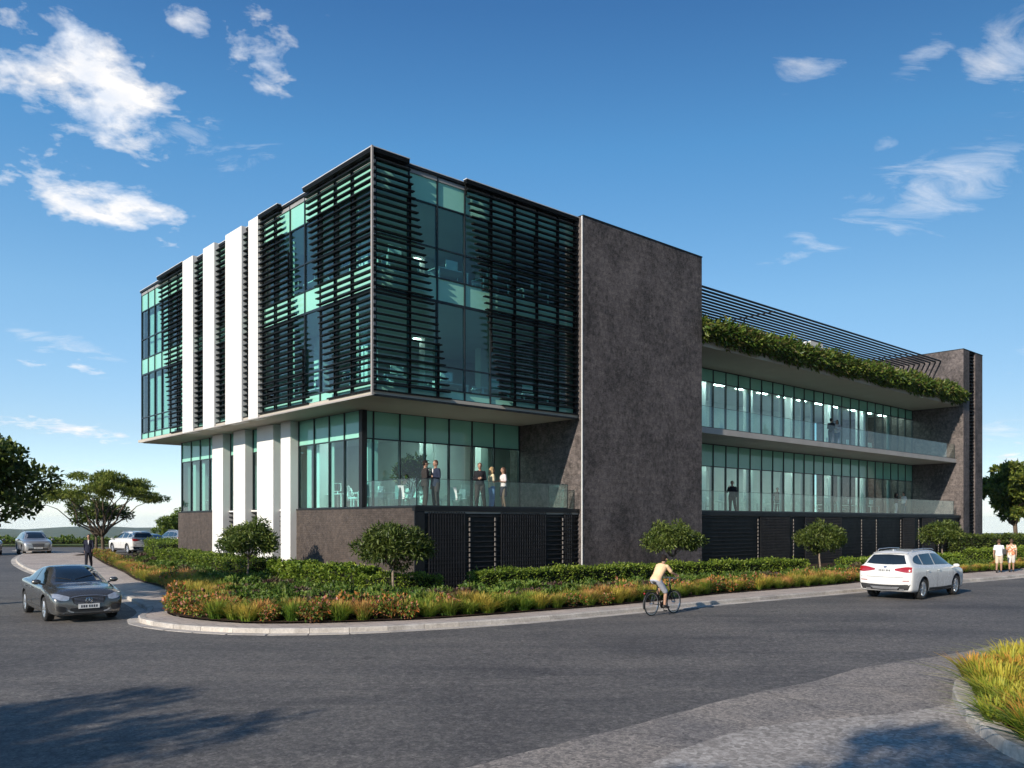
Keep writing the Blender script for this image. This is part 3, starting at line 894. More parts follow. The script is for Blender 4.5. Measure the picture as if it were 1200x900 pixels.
M['leaf_far'] = leaf_mat('far_leaf', [(.08, .13, .025), (.14, .20, .04), (.20, .26, .06)])
M['leaf_topiary'] = leaf_mat('topiary_leaf', [(.05, .08, .018), (.085, .125, .026), (.13, .175, .04), (.20, .24, .07)], .42)
M['leaf_hedge'] = leaf_mat('hedge_leaf', [(.07, .12, .014), (.13, .20, .024), (.21, .29, .036), (.30, .37, .06)], .45)
M['leaf_planter'] = leaf_mat('planter_leaf', [(.04, .08, .015), (.075, .13, .022), (.12, .18, .032), (.20, .24, .05), (.13, .11, .04)], .42)
M['leaf_shrub'] = leaf_mat('shrub_leaf', [(.06, .11, .018), (.10, .17, .026), (.16, .23, .04), (.20, .24, .06)], .5)
M['leaf_purple'] = leaf_mat('purple_leaf', [(.065, .033, .039), (.117, .052, .058), (.130, .117, .065), (.091, .104, .039)], .5)
M['tuft_orange'] = tuft_mat('orange_tuft_blade', (.08, .14, .017), (.22, .27, .035), (.54, .27, .09))
M['tuft_green'] = tuft_mat('green_tuft_blade', (.08, .16, .017), (.21, .29, .035), (.46, .34, .06))

M['leaf_flower'] = leaf_mat('flowering_shrub_leaf', [(.06, .12, .018), (.10, .18, .026), (.15, .23, .035), (.19, .26, .05), (.55, .17, .05), (.58, .30, .10), (.50, .20, .18)], .5)
def leaves(P, D, L, W, rng, fold=.35, jitter=.25):
    """P: leaf bases (n,3), D: unit pointing directions, L: lengths, W: widths -> vertices, triangles (two per leaf, folded on the midrib)"""
    n = len(P)
    up = rng.normal(size=(n, 3)) * .6 + np.array([0, 0, 1.0])
    S = np.cross(D, up); S /= np.linalg.norm(S, axis=1, keepdims=True) + 1e-9
    N = np.cross(S, D)
    L = L[:, None]; W = W[:, None]
    mid = P + D * L * .45
    a = P; t = P + D * L - N * L * jitter * .5
    l = mid + S * W + N * W * fold; r = mid - S * W + N * W * fold
    V = np.stack([a, r, t, l], axis=1).reshape(-1, 3)
    b = np.arange(n)[:, None] * 4
    Fc = np.concatenate([b + np.array([[0, 1, 2]]), b + np.array([[0, 2, 3]])], axis=1).reshape(-1, 3)
    return V, Fc

def unit(v): return v / (np.linalg.norm(v, axis=1, keepdims=True) + 1e-9)

def clump_leaves(clusters, rng, n, L, W, out=.6, droop=.0, upb=.35, shell=.55):
    """clusters: (centre, (rx, ry, rz)); leaves fill each ellipsoid, denser near its skin"""
    C = np.array([c for c, r in clusters]); Rr = np.array([r for c, r in clusters])
    w = np.prod(Rr, axis=1) ** .67; w /= w.sum()
    idx = rng.choice(len(C), size=n, p=w)
    d = unit(rng.normal(size=(n, 3)))
    rad = (shell + (1 - shell) * rng.random(n)) ** .8
    rad *= rng.random(n) ** .18
    P = C[idx] + d * Rr[idx] * rad[:, None]
    D = unit(d * out + rng.normal(size=(n, 3)) * .55 + np.array([0, 0, upb - droop]))
    return leaves(P, D, L * (.65 + .7 * rng.random(n)), W * (.65 + .7 * rng.random(n)), rng)

def tree(name, loc, label, trunk, limbs, clusters, n, L, W, leaf, bark='bark', group=None, cat='tree', droop=0, seed=1, scale=1.0, upb=.35, rz=0.0):
    root = empty(name, loc, rz, label, cat, group)
    root.scale = (scale,) * 3
    r = np.random.default_rng(seed)
    mb = MB()
    mb.tube(trunk[0], trunk[1], 10)
    for pts, rad_ in limbs: mb.tube(pts, rad_, 7)
    mb.build('trunk', M[bark], root, smooth=True)
    V, Fc = clump_leaves(clusters, r, n, L, W, droop=droop, upb=upb)
    link_mesh('crown', np_mesh('crown', V, Fc, M[leaf]), root)
    return root

def wiggle(a, b, r, n=5, amp=.06):
    a, b = Vector(a), Vector(b); L = (b - a).length
    return [a.lerp(b, i / n) + (Vector(r.normal(size=3)) * amp * L if 0 < i < n else Vector()) for i in range(n + 1)]

# --- clipped round standard trees in the bed
def topiary(seed, rx=1.2, rz=.70, zc=1.80, n=8800):
    r = np.random.default_rng(seed)
    cl = []
    for i in range(74):
        d = unit(r.normal(size=(1, 3)))[0]; d[2] = abs(d[2]) * 1.1 - .45 if r.random() < .8 else d[2]
        k = .55 + .38 * r.random()
        cl.append(((d[0] * rx * k, d[1] * rx * k, zc + d[2] * rz * k), (.28 + .14 * r.random(),) * 2 + (.24 + .08 * r.random(),)))
    trunk = ([(0, 0, -.1), (.02, .01, .4), (-.01, .02, .8), (.0, 0, 1.12)], [.055, .045, .04, .042])
    limbs = []
    for k in range(7):
        a = 2 * math.pi * k / 7 + r.random()
        e = (math.cos(a) * rx * .65, math.sin(a) * rx * .65, zc - .12 + .35 * r.random())
        limbs.append((wiggle((0, 0, 1.05), e, r, 4, .05), [.03, .024, .018, .012, .007]))
    return trunk, limbs, cl, n
TOP = [((-10.75, 34.3), 'round clipped tree in front of the white fins, nearest the sedan', 1.0, 11, 1.14, .86),
       ((-3.85, 27.6), 'round clipped tree at the corner of the brick base and the black podium wall', 1.0, 12, 1.2, .80),
       ((7.0, 36.6), 'round clipped tree in front of the large stone slab, behind the cyclist', 1.0, 13, 1.3, .80),
       ((15.4, 42.2), 'round clipped tree in front of the black podium wall, between cyclist and white car', 1.0, 14, 1.2, .74),
       ((26.6, 52.2), 'round clipped tree beside the stone tower, behind the white car', 1.05, 15, 1.16, .78)]
for (x, y), lab, sc, sd, rx, rz_ in TOP:
    tr, li, cl, n = topiary(sd, rx, rz_)
    tt_ = tree('clipped_tree', (x, y, .15), lab, tr, li, cl, n, .17, .028, 'leaf_topiary', 'pale_bark', 'clipped trees in the planting bed', droop=.15, seed=sd, scale=sc)
    tt_.rotation_euler = (R(random.uniform(-3, 3)), R(random.uniform(-3, 3)), random.uniform(0, 6.28))

# --- spreading flat topped tree by the car park
r = np.random.default_rng(31)
cl = []; limbs = []
ends = []
for k in range(13):
    a = 2 * math.pi * k / 13 + r.uniform(-.2, .2); d = r.uniform(1.5, 4.0)
    z = 5.5 - .10 * d * d + r.uniform(-.35, .2)
    ends.append((math.cos(a) * d, math.sin(a) * d, z))
ends += [(.3, .2, 5.7), (-.9, .6, 5.6), (1.1, -.5, 5.55)]
for e in ends:
    fork = (e[0] * .18, e[1] * .18, 1.75 + r.uniform(0, .5))
    limbs.append((wiggle((0, 0, 1.5), fork, r, 2, .02) + wiggle(fork, (e[0] * .95, e[1] * .95, e[2] - .15), r, 4, .05)[1:], [.075, .07, .065, .05, .04, .028, .014]))
    for q in range(6):
        cl.append(((e[0] + r.normal() * .6, e[1] + r.normal() * .6, e[2] + r.normal() * .16), (r.uniform(.45, .95), r.uniform(.45, .95), r.uniform(.12, .22))))
tree('umbrella_tree', (-29.1, 60.0, .2), 'spreading flat crowned tree beside the car park, in front of the white parked car',
     ([(0, 0, -.2), (.05, 0, .6), (0, .05, 1.2), (0, 0, 1.7)], [.17, .125, .11, .115]), limbs, cl, 15000, .22, .042, 'leaf_feather', 'bark', seed=32)

# --- a lower tree seen under and behind it
r = np.random.default_rng(41)
cl = [((r.normal() * 1.1, r.normal() * 1.1, 3.3 + r.normal() * .45), (.7, .7, .42)) for _ in range(26)]
limbs = [(wiggle((0, 0, 1.2), (c[0][0] * .8, c[0][1] * .8, c[0][2] - .2), r, 4, .05), [.08, .06, .05, .03, .015]) for c in cl[:9]]
tree('broadleaf_tree', (-35.2, 71.5, .3), 'small dark tree half hidden behind the flat crowned tree', ([(0, 0, -.3), (0, .05, .7), (0, 0, 1.4)], [.14, .11, .1]), limbs, cl, 5000, .24, .07, 'leaf_dark', seed=42)

# --- big tree at the left edge, its trunk out of the picture
def big_tree(name, loc, label, zc, rx, rz_, seed, n, leaf, trunk_h, L=.26, W=.085, k=46, cs=(.75, 1.3), group=None):
    r = np.random.default_rng(seed); cl = []
    for i in range(k):
        d = unit(r.normal(size=(1, 3)))[0]; q = r.uniform(.45, .95)
        cl.append(((d[0] * rx * q, d[1] * rx * q, zc + d[2] * rz_ * q), (r.uniform(*cs), r.uniform(*cs), r.uniform(cs[0] * .6, cs[1] * .6))))
    limbs = []
    for c in cl[:16]:
        e = c[0]
        limbs.append((wiggle((0, 0, trunk_h * .85), (e[0] * .9, e[1] * .9, e[2]), r, 5, .06), [.16, .13, .1, .075, .05, .02]))
    return tree(name, loc, label, ([(0, 0, -.2), (.08, .02, trunk_h * .4), (0, .05, trunk_h)], [.3, .24, .18]), limbs, cl, n, L, W, leaf, 'bark', seed=seed + 1, group=group)
big_tree('broadleaf_tree', (-18.35, 26.2, 0), 'dark leafy tree at the left edge, its crown reaching over the road', 4.15, 3.9, 1.75, 51, 15000, 'leaf_dark', 2.4, .2, .06, 60, (.5, .95))
# trees behind the viewer whose shade falls on the road
big_tree('broadleaf_tree', (-16.6, -4.0, 0), 'broad tree standing left of the viewer, shading the near road', 6.3, 4.0, 2.2, 61, 9000, 'leaf_tree', 3.4)
big_tree('broadleaf_tree', (-9.2, -11.0, 0), 'tall tree standing behind the viewer, shading the worn apron', 8.8, 4.6, 2.0, 71, 8000, 'leaf_tree', 5.5)
# --- right hand tree by the lawn
r = np.random.default_rng(81); cl = []
for i in range(64):
    d = unit(r.normal(size=(1, 3)))[0]; q = r.uniform(.4, .98)
    cl.append(((d[0] * 3.5 * q, d[1] * 3.5 * q, 5.9 + d[2] * 2.9 * q), (r.uniform(.6, 1.05),) * 2 + (r.uniform(.35, .6),)))
limbs = [(wiggle((0, 0, 2.3), (c[0][0] * .9, c[0][1] * .9, c[0][2]), r, 5, .05), [.15, .12, .1, .07, .045, .02]) for c in cl[:18]]
tree('broadleaf_tree', (49.4, 83, .1), 'tall green leafy tree on the lawn at the right edge', ([(0, 0, -.2), (.1, 0, 1.2), (0, 0, 2.6)], [.26, .2, .19]), limbs, cl, 13000, .46, .13, 'leaf_bright', 'bark', seed=82)

# --- trees behind the parked cars
for i, (x, y, h, sd) in enumerate(((-33.0, 81.5, 3.0, 1), (-33.2, 92, 4.8, 2), (-33.6, 86.5, 3.6, 5))):
    r = np.random.default_rng(90 + sd)
    cl = [((r.normal() * h * .2, r.normal() * h * .2, h * .62 + r.normal() * h * .16), (h * .2, h * .2, h * .15)) for _ in range(24)]
    limbs = [(wiggle((0, 0, h * .2), tuple(np.array(c[0]) * .9), r, 3, .05), [.07, .05, .03, .015]) for c in cl[:8]]
    tree('broadleaf_tree', (x, y, .3), ['lowest of the three bushy trees behind the parked cars', 'tallest bushy tree behind the parked cars, close to the building edge', 'middle bushy tree behind the parked cars'][i], ([(0, 0, -.2), (0, 0, h * .3)], [.12, .1]), limbs, cl, 3200, .26, .085, 'leaf_far', seed=95 + i, group='bushy trees behind the parked cars')

# --- clipped hedges
def hedge(path, w, h, z0, label, seed, density=400, L=.085, W=.03, leaf='leaf_hedge', name='hedge', lump=.10):
    path = resample(catmull(path, .4), .25); r = np.random.default_rng(seed)
    P = np.array([[p.x, p.y] for p in path]); n = len(P)
    T = np.gradient(P, axis=0); T /= np.linalg.norm(T, axis=1, keepdims=True); Nn = np.stack([-T[:, 1], T[:, 0]], axis=1)
    Ltot = .25 * n; per = (w + 2 * h); N = int(Ltot * per * density)
    u = r.random(N) * (n - 1); i = u.astype(int); f = (u - i)[:, None]
    c = P[i] * (1 - f) + P[np.minimum(i + 1, n - 1)] * f; nn = Nn[i]
    q = r.random(N) * per
    side = np.where(q < h, -1.0, np.where(q < h + w, 0.0, 1.0))
    off = np.where(side == -1, -w / 2, np.where(side == 0, q - h - w / 2, w / 2))
    z = np.where(side == -1, q, np.where(side == 0, h, q - h - w))
    out3 = np.where((side == 0)[:, None], np.array([0, 0, 1.0])[None, :], np.concatenate([nn * side[:, None], np.zeros((N, 1))], axis=1))
    # uneven clipping: the face swells in and out
    ph = r.random(6) * 6.28
    swell = lump * (np.sin(u * .55 + ph[0]) * .5 + np.sin(u * 1.3 + z * 4 + ph[1]) * .4 + np.sin(u * 2.9 + off * 5 + z * 3 + ph[2]) * .3)
    depth = swell - np.abs(r.normal(size=N)) * .07 + (r.random(N) < .06) * r.random(N) * .12
    Z = z + np.array([gh(a, b) for a, b in c]) + z0
    pos = np.concatenate([c + nn * off[:, None], Z[:, None]], axis=1) + out3 * depth[:, None]
    D = unit(out3 * .55 + r.normal(size=(N, 3)) * .6 + np.array([0, 0, .45]))
    # the two end faces
    M2 = int(w * h * density * 1.2)
    for e, sg in ((0, -1), (n - 1, 1)):
        oo = (r.random(M2) - .5) * w; zz = r.random(M2) * h; nn2 = np.repeat(Nn[e][None, :], M2, 0); tt2 = np.repeat(T[e][None, :] * sg, M2, 0)
        pe = np.concatenate([P[e][None, :] + nn2 * oo[:, None] + tt2 * (.03 - np.abs(r.normal(size=M2)) * .08)[:, None], (zz + gh(*P[e]) + z0)[:, None]], axis=1)
        pos = np.concatenate([pos, pe]); D = np.concatenate([D, unit(np.concatenate([tt2 * .6, np.zeros((M2, 1))], axis=1) + r.normal(size=(M2, 3)) * .6 + np.array([0, 0, .4]))])
    N = len(pos)
    V, Fc = leaves(pos, D, L * (.6 + .8 * r.random(N)), W * (.7 + .6 * r.random(N)), r)
    org = Vector((path[0].x, path[0].y, z0))
    V -= np.array(org)
    root = empty(name, org, 0, label, 'hedge')
    link_mesh('foliage', np_mesh('hedge_foliage', V, Fc, M[leaf]), root)
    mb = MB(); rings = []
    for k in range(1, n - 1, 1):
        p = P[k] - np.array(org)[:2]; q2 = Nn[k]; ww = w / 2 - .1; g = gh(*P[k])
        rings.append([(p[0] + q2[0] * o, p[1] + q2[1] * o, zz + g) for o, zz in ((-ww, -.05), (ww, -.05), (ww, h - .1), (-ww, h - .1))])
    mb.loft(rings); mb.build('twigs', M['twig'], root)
    return root
B0 = KERB_Z + .02
hedge([(-1.3, 29.3), (-.3, 30.1), (1.5, 31.5), (4.4, 33.6), (8.0, 35.9), (11.0, 37.8), (13.6, 39.3)], .95, .82, B0, 'long clipped green hedge in front of the stone slab and podium wall, behind the cyclist', 1)
hedge([(-5.2, 29.0), (-3.9, 29.0), (-2.3, 29.3)], 1.0, .72, B0, 'short clipped hedge at the foot of the corner tree', 2, lump=.13)
hedge([(-9.4, 34.4), (-8.0, 32.4), (-6.4, 30.7), (-4.9, 29.7)], 1.1, .9, B0, 'clipped hedge with large leaves in front of the brick base wall', 3, L=.12, W=.05, lump=.14)
hedge([(-19.7, 48.3), (-16.7, 44.2), (-13.3, 39.2), (-10.3, 35.7)], 1.2, .95, B0, 'clipped hedge running along the foot of the white fins', 4, lump=.12)
hedge([(-22.9, 55.0), (-19.9, 50.0)], 1.9, 1.25, B0, 'tall thick clipped hedge in front of the parked cars at the end wall', 5, 200, lump=.14)
hedge([(16.3, 41.3), (19.6, 43.8), (22.8, 46.2), (25.3, 48.2)], .95, .72, B0, 'clipped hedge in front of the podium wall, partly behind the white car', 6)
hedge([(28.0, 51.2), (33.0, 55.4), (39.5, 60.5)], 1.2, .85, B0, 'clipped hedge at the foot of the stone tower', 7)
hedge([(33.5, 63.5), (40, 66), (48, 71), (58, 80)], 2.2, 1.5, .1, 'tall dark hedge across the lawn behind the walking couple', 8, 120, .16, .06, 'leaf_dark', lump=.2)
hedge([(37.5, 55.2), (44, 60.8), (54, 69.8)], 1.6, .8, B0, 'low rounded hedge behind the walking couple', 9, 160, .11, .045, 'leaf_shrub', lump=.25)
hedge([(-90, 86), (-66, 84), (-46, 84), (-30, 86.5)], 2.4, .42, .3, 'long yellow green hedge bank beyond the car park', 10, 60, .22, .08, 'leaf_shrub', lump=.3)

# --- ornamental grass tufts
def tuft_mesh(name, seed, mat, n=70, h=.66, spread=.42, bw=1.0):
    r = np.random.default_rng(seed); V = []; Fs = []
    for i in range(n):
        a = r.random() * 6.283; rr = .17 * math.sqrt(r.random()); b = np.array([math.cos(a) * rr, math.sin(a) * rr, 0])
        az = a + r.normal() * .6; lean = abs(r.normal()) * spread * .38 + .03; H = h * (.55 + .5 * r.random())
        o = np.array([math.cos(az), math.sin(az), 0]); s = np.array([-math.sin(az), math.cos(az), 0]) * (.006 + .007 * r.random()) * bw
        k = len(V)
        for u, wd in ((0, .8), (.4, 1.0), (.75, .7), (1.0, .08)):
            c = b + o * (lean * u ** 1.8) + np.array([0, 0, H * (u - .22 * lean * u ** 3)])
            V += [c - s * wd, c + s * wd]
        for q in range(3): Fs.append((k + 2 * q, k + 2 * q + 1, k + 2 * q + 3, k + 2 * q + 2))
    return np_mesh(name, np.array(V), np.array(Fs), mat)
TO = [tuft_mesh('orange_tuft', 200 + i, M['tuft_orange'], 300, .54, .85) for i in range(5)]
TG = [tuft_mesh('green_tuft', 220 + i, M['tuft_green'], 300, .50, .9) for i in range(4)]
M['tuft_strap'] = tuft_mat('yellow_green_strap_leaf', (.09, .17, .017), (.26, .33, .036), (.52, .44, .06))
M['tuft_strap_orange'] = tuft_mat('orange_strap_leaf', (.09, .17, .017), (.28, .31, .035), (.60, .30, .06))
IO = [tuft_mesh('orange_strap_tuft', 240 + i, M['tuft_strap_orange'], 190, .50, .9, 1.7) for i in range(3)]
IG = [tuft_mesh('green_strap_tuft', 250 + i, M['tuft_strap'], 190, .50, .95, 1.8) for i in range(4)]
def place_mesh(name, me, x, y, z, s, rz, label, cat, group):
    o = link_mesh(name, me); o.location = (x, y, z); o.scale = (s * random.uniform(.9, 1.1), s * random.uniform(.9, 1.1), s * random.uniform(.85, 1.15)); o.rotation_euler = (0, 0, rz)
    return tag(o, label, cat, group)
def side_pt(line, i, d):
    t = (line[min(i + 1, len(line) - 1)] - line[max(i - 1, 0)]).normalized()
    return line[i] + Vector((-t.y, t.x, 0)) * d
def shrub_mesh(name, seed, mat, n=420, rx=.42, rz=.34, L=.11, W=.032):
    r = np.random.default_rng(seed)
    cl = [((r.normal() * rx * .45, r.normal() * rx * .45, rz * (.45 + .45 * r.random())), (rx * .5, rx * .5, rz * .5)) for _ in range(9)]
    V, Fc = clump_leaves(cl, r, n, L, W, upb=.5)
    V[:, 2] = np.maximum(V[:, 2], 0)
    return np_mesh(name, V, Fc, mat)
SF = [shrub_mesh('flowering_shrub', 330 + i, M['leaf_flower'], 620, .36, .36, .09, .026) for i in range(3)]
ROW = resample(PLT, .62)
cnt = 0
for row, (d, jit) in enumerate(((.30, .08), (.85, .15), (1.42, .2))):
    for i, p in enumerate(ROW):
        if p.x > 31 or p.y > 62: continue
        far = p.y > 36
        if row == 2 and (p.x > 18 or p.y > 40): continue
        if row == 2 and i % 2: continue
        if row == 1 and far and i % 2: continue
        q = side_pt(ROW, i, d + random.uniform(-jit, jit))
        if p.x > 14 and row == 0 and random.random() < .12: continue
        if random.random() < (.24 if row == 0 else .36):
            place_mesh('flowering_shrub', random.choice(SF), q.x, q.y, gh(q.x, q.y) + KERB_Z + .02, random.uniform(.75, 1.3) * (.85 if far else 1), random.random() * 6.28,
                       'low rounded shrub with orange and pink flowers in the roadside bed', 'shrub', 'flowering shrubs in the roadside bed')
            continue
        og = random.random() < ((.55 if row == 0 else .42) if not (far or p.x < -9.5) else .3)
        me = random.choice(TO if og else TG)
        s = random.uniform(.9, 1.2) * (1.0 if p.x < 2 else .9)
        if far: s *= .78
        front = p.x > -10.2 and p.y < 60 and p.x > PLT[0].x and (p.y - 21.4) < (p.x + 10.6) * 1.5
        place_mesh('grass_tuft', me, q.x, q.y, gh(q.x, q.y) + KERB_Z + .02, s, random.random() * 6.28,
                   ('orange tipped ornamental grass tuft in the bed edge beside the road' if og else 'green ornamental grass tuft in the bed edge beside the road'), 'grass tuft',
                   ('orange tufts in the roadside bed' if og else 'green tufts in the roadside bed'))
        cnt += 1
# near right round bed
ISP = np.array([[p.x, p.y] for p in offset_line(ISL, .17)])
def in_poly(x, y, poly):
    c = False; j = len(poly) - 1
    for i in range(len(poly)):
        if (poly[i][1] > y) != (poly[j][1] > y) and x < (poly[j][0] - poly[i][0]) * (y - poly[i][1]) / (poly[j][1] - poly[i][1]) + poly[i][0]: c = not c
        j = i
    return c
icnt = 0
for gx in np.arange(5.8, 12.6, .34):
    for gy in np.arange(7.3, 17.0, .34):
        x, y = gx + random.uniform(-.12, .12), gy + random.uniform(-.12, .12)
        if not in_poly(x, y, ISP): continue
        if x / y > .70: continue               # far outside the picture
        dmin = min(math.hypot(x - a, y - b) for a, b in ISP[::3])
        if dmin < .28: continue
        og = random.random() < .36
        me = random.choice(IO if og else IG)
        place_mesh('grass_tuft', me, x, y, .13, random.uniform(.8, 1.05), random.random() * 6.28,
                   ('orange tipped grass tuft in the round bed at the lower right' if og else 'yellow green grass tuft in the round bed at the lower right'), 'grass tuft',
                   ('orange tufts in the round bed' if og else 'green tufts in the round bed'))
        icnt += 1
print('tufts', cnt, icnt)
# --- low mixed shrubs between the tufts and the hedges
def shrub_mesh(name, seed, mat, n=420, rx=.42, rz=.34, L=.11, W=.032):
    r = np.random.default_rng(seed)
    cl = [((r.normal() * rx * .45, r.normal() * rx * .45, rz * (.45 + .45 * r.random())), (rx * .5, rx * .5, rz * .5)) for _ in range(9)]
    V, Fc = clump_leaves(cl, r, n, L, W, upb=.5)
    V[:, 2] = np.maximum(V[:, 2], 0)
    return np_mesh(name, V, Fc, mat)
SG = [shrub_mesh('green_shrub', 300 + i, M['leaf_shrub']) for i in range(3)]
SP = [shrub_mesh('purple_shrub', 310 + i, M['leaf_purple']) for i in range(2)]
scnt = 0
for row, d in enumerate((1.95, 2.6, 3.3, 4.0, 4.7)):
    for i, p in enumerate(ROW):
        if (i + row) % 2 or p.x > 26 or p.y > 58: continue
        if p.x > 4 and row > 2: continue
        if p.x > 12 and row > 1: continue
        if p.y > 40 and p.x < -16 and row > 2: continue
        q = side_pt(ROW, i, d + random.uniform(-.2, .2))
        rel = q - CORNER; tt = rel.dot(CB); ss = rel.dot(CA)
        if tt > 1.2 and ss > -.6: continue
        pu = random.random() < (.34 if row < 3 else .2)
        me = random.choice(SP if pu else SG)
        place_mesh('low_shrub', me, q.x, q.y, gh(q.x, q.y) + KERB_Z + .02, random.uniform(.85, 1.3), random.random() * 6.28,
                   ('purple leaved low shrub in the planting bed' if pu else 'green leaved low shrub in the planting bed'), 'shrub',
                   ('purple shrubs in the bed' if pu else 'green shrubs in the bed'))
        scnt += 1
print('shrubs', scnt)
# fine ground cover filling the soil between them
r = np.random.default_rng(400)
idx = r.integers(0, len(ROW) - 1, 40000); pts = np.array([[p.x, p.y] for p in ROW]); tg = np.gradient(pts, axis=0); tg /= np.linalg.norm(tg, axis=1, keepdims=True)
nr = np.stack([-tg[:, 1], tg[:, 0]], axis=1)
dd = .12 + r.random(len(idx)) ** .8 * 5.2
gpz = pts[idx] + tg[idx] * r.uniform(-.4, .4, (len(idx), 1)) + nr[idx] * dd[:, None]
rel = gpz - np.array([CORNER.x, CORNER.y]); tt = rel @ np.array([CB.x, CB.y]); ss = rel @ np.array([CA.x, CA.y])
keep = ~((tt > 1.4) & (ss > -.4)) & (gpz[:, 0] < 34) & (gpz[:, 1] < 60)
gpz = gpz[keep]
Z = np.array([gh(a, b) for a, b in gpz]) + KERB_Z + .02 + r.random(len(gpz)) ** 1.5 * .30
D = unit(r.normal(size=(len(gpz), 3)) * .7 + np.array([0, 0, .6]))
V, Fc = leaves(np.concatenate([gpz, Z[:, None]], axis=1), D, .12 * (.6 + .8 * r.random(len(gpz))), .028 * (.7 + .6 * r.random(len(gpz))), r)
tag(link_mesh('ground_cover', np_mesh('ground_cover', V, Fc, M['leaf_shrub'])), kind='stuff')
# grass on the lawn edges
# --- trailing plants in the roof planter
r = np.random.default_rng(500); N = 15000
u = r.random(N); t = PX1 + .05 + u * (TX0 + .25 - PX1)
ph = r.random(5) * 6.28
lump = .5 * np.sin(t * 1.1 + ph[0]) + .35 * np.sin(t * 2.7 + ph[1]) + .3 * np.sin(t * 5.3 + ph[2])
hang = r.random(N) ** 1.0
top = 13.05 + .2 * lump; bot = 11.98 - .15 * lump
zc = bot + (top - bot) * hang
bulge = .55 * np.sin(np.pi * np.clip(hang, 0, 1)) ** .6
s = .14 - bulge * r.random(N) ** .45 - .02
back = r.random(N) < .3
s = np.where(back, r.uniform(-.1, 1.2, N), s); zc = np.where(back, top - .25 + .5 * r.random(N) ** 1.5, zc)
Pw = np.stack([t, s, zc], axis=1)
D = unit(np.stack([r.normal(size=N) * .6, -np.abs(r.normal(size=N)) * .5 - .15, r.normal(size=N) * .55 - .05], axis=1))
D = np.where(back[:, None], unit(r.normal(size=(N, 3)) * .5 + np.array([0, -.1, .7])), D)
V, Fc = leaves(Pw, D, .34 * (.5 + .8 * r.random(N)), .075 * (.6 + .7 * r.random(N)), r)
pl = link_mesh('trailing_plant', np_mesh('trailing_plant', V, Fc, M['leaf_planter'])); pl.location = CORNER; pl.rotation_euler = (0, 0, ANG)
tag(pl, 'dense trailing green planting hanging over the edge of the roof planter', 'plant')
# ------------------------------------------------------------------ vehicles
def paint(name, col, metal=.6, rough=.28):
    t = NT(name); c = t.coord()
    dirt = t.noise(c, 2.5, 5, .6)
    col2 = t.mix(col, tuple(x * .82 for x in col), dirt)
    p = t.bsdf(col2, t.ramp(t.noise(c, 6, 4), [(.3, (rough,) * 3), (.7, (rough + .08,) * 3)]), metal, None, .5, .8)
    p.inputs['Coat Roughness'].default_value = .04
    return t.done(p)
M['paint_grey'] = paint('grey_paint', (.17, .165, .158), .7, .2)
M['paint_white'] = paint('white_paint', (.72, .71, .69), 0.0, .22)
M['paint_silver'] = paint('silver_paint', (.42, .41, .40), .6, .28)
M['paint_blue'] = paint('bluegrey_paint', (.20, .25, .30), .5, .28)
M['carglass'] = plain('car_glass', (.012, .016, .018), .04, 0, .1, 2, .9, .6)
M['rubber'] = plain('tyre_rubber', (.016, .016, .016), .85, 0, .2, 8)
M['trimblack'] = plain('black_plastic', (.018, .018, .019), .6, 0, .2, 6)
M['alloy'] = plain('alloy', (.55, .55, .56), .3, .85, .06, 4)
M['tail'] = plain('tail_lens', (.30, .012, .012), .18, 0, .15, 6, .6, .6)
M['lens'] = plain('headlamp_lens', (.62, .65, .68), .10, .6, .2, 14, .7, .8)
M['plate'] = plain('plate_white', (.72, .72, .70), .5, 0, .04, 3)
M['plate_ink'] = plain('plate_ink', (.05, .05, .06), .6)
M['amber'] = plain('amber_lens', (.5, .2, .04), .25)

def crom(P, k):
    """refine a list of equally long vectors with Catmull-Rom"""
    P = np.array(P, float); P = np.vstack([2 * P[0] - P[1], P, 2 * P[-1] - P[-2]]); out = []
    for i in range(1, len(P) - 2):
        for j in range(k):
            u = j / k; a, b, c, d = P[i - 1], P[i], P[i + 1], P[i + 2]
            out.append(.5 * (2 * b + (c - a) * u + (2 * a - 5 * b + 4 * c - d) * u * u + (3 * b - a - 3 * c + d) * u ** 3))
    out.append(P[-2]); return np.array(out)

SEDAN = dict(st=[  # x, half width, bottom, belt, top, roof half, cabin
    (-2.47, .66, .46, .80, .83, .30, 0), (-2.42, .80, .33, .90, .96, .35, 0), (-2.25, .87, .26, .97, 1.05, .40, 0), (-1.85, .915, .23, 1.0, 1.09, .45, 0),
    (-1.50, .925, .20, 1.0, 1.14, .66, .7), (-.95, .93, .19, .99, 1.36, .60, 1), (-.35, .93, .19, .97, 1.44, .57, 1), (.2, .93, .19, .95, 1.44, .57, 1),
    (.7, .93, .19, .93, 1.30, .60, 1), (1.12, .93, .19, .92, 1.07, .70, .8), (1.4, .925, .20, .89, .99, .5, 0), (1.85, .905, .21, .83, .935, .45, 0),
    (2.15, .895, .21, .775, .875, .42, 0), (2.32, .86, .20, .71, .79, .40, 0), (2.41, .81, .205, .655, .72, .38, 0), (2.455, .74, .24, .60, .65, .35, 0)],
    fa=1.45, ra=-1.40, wr=.335, track=.80)
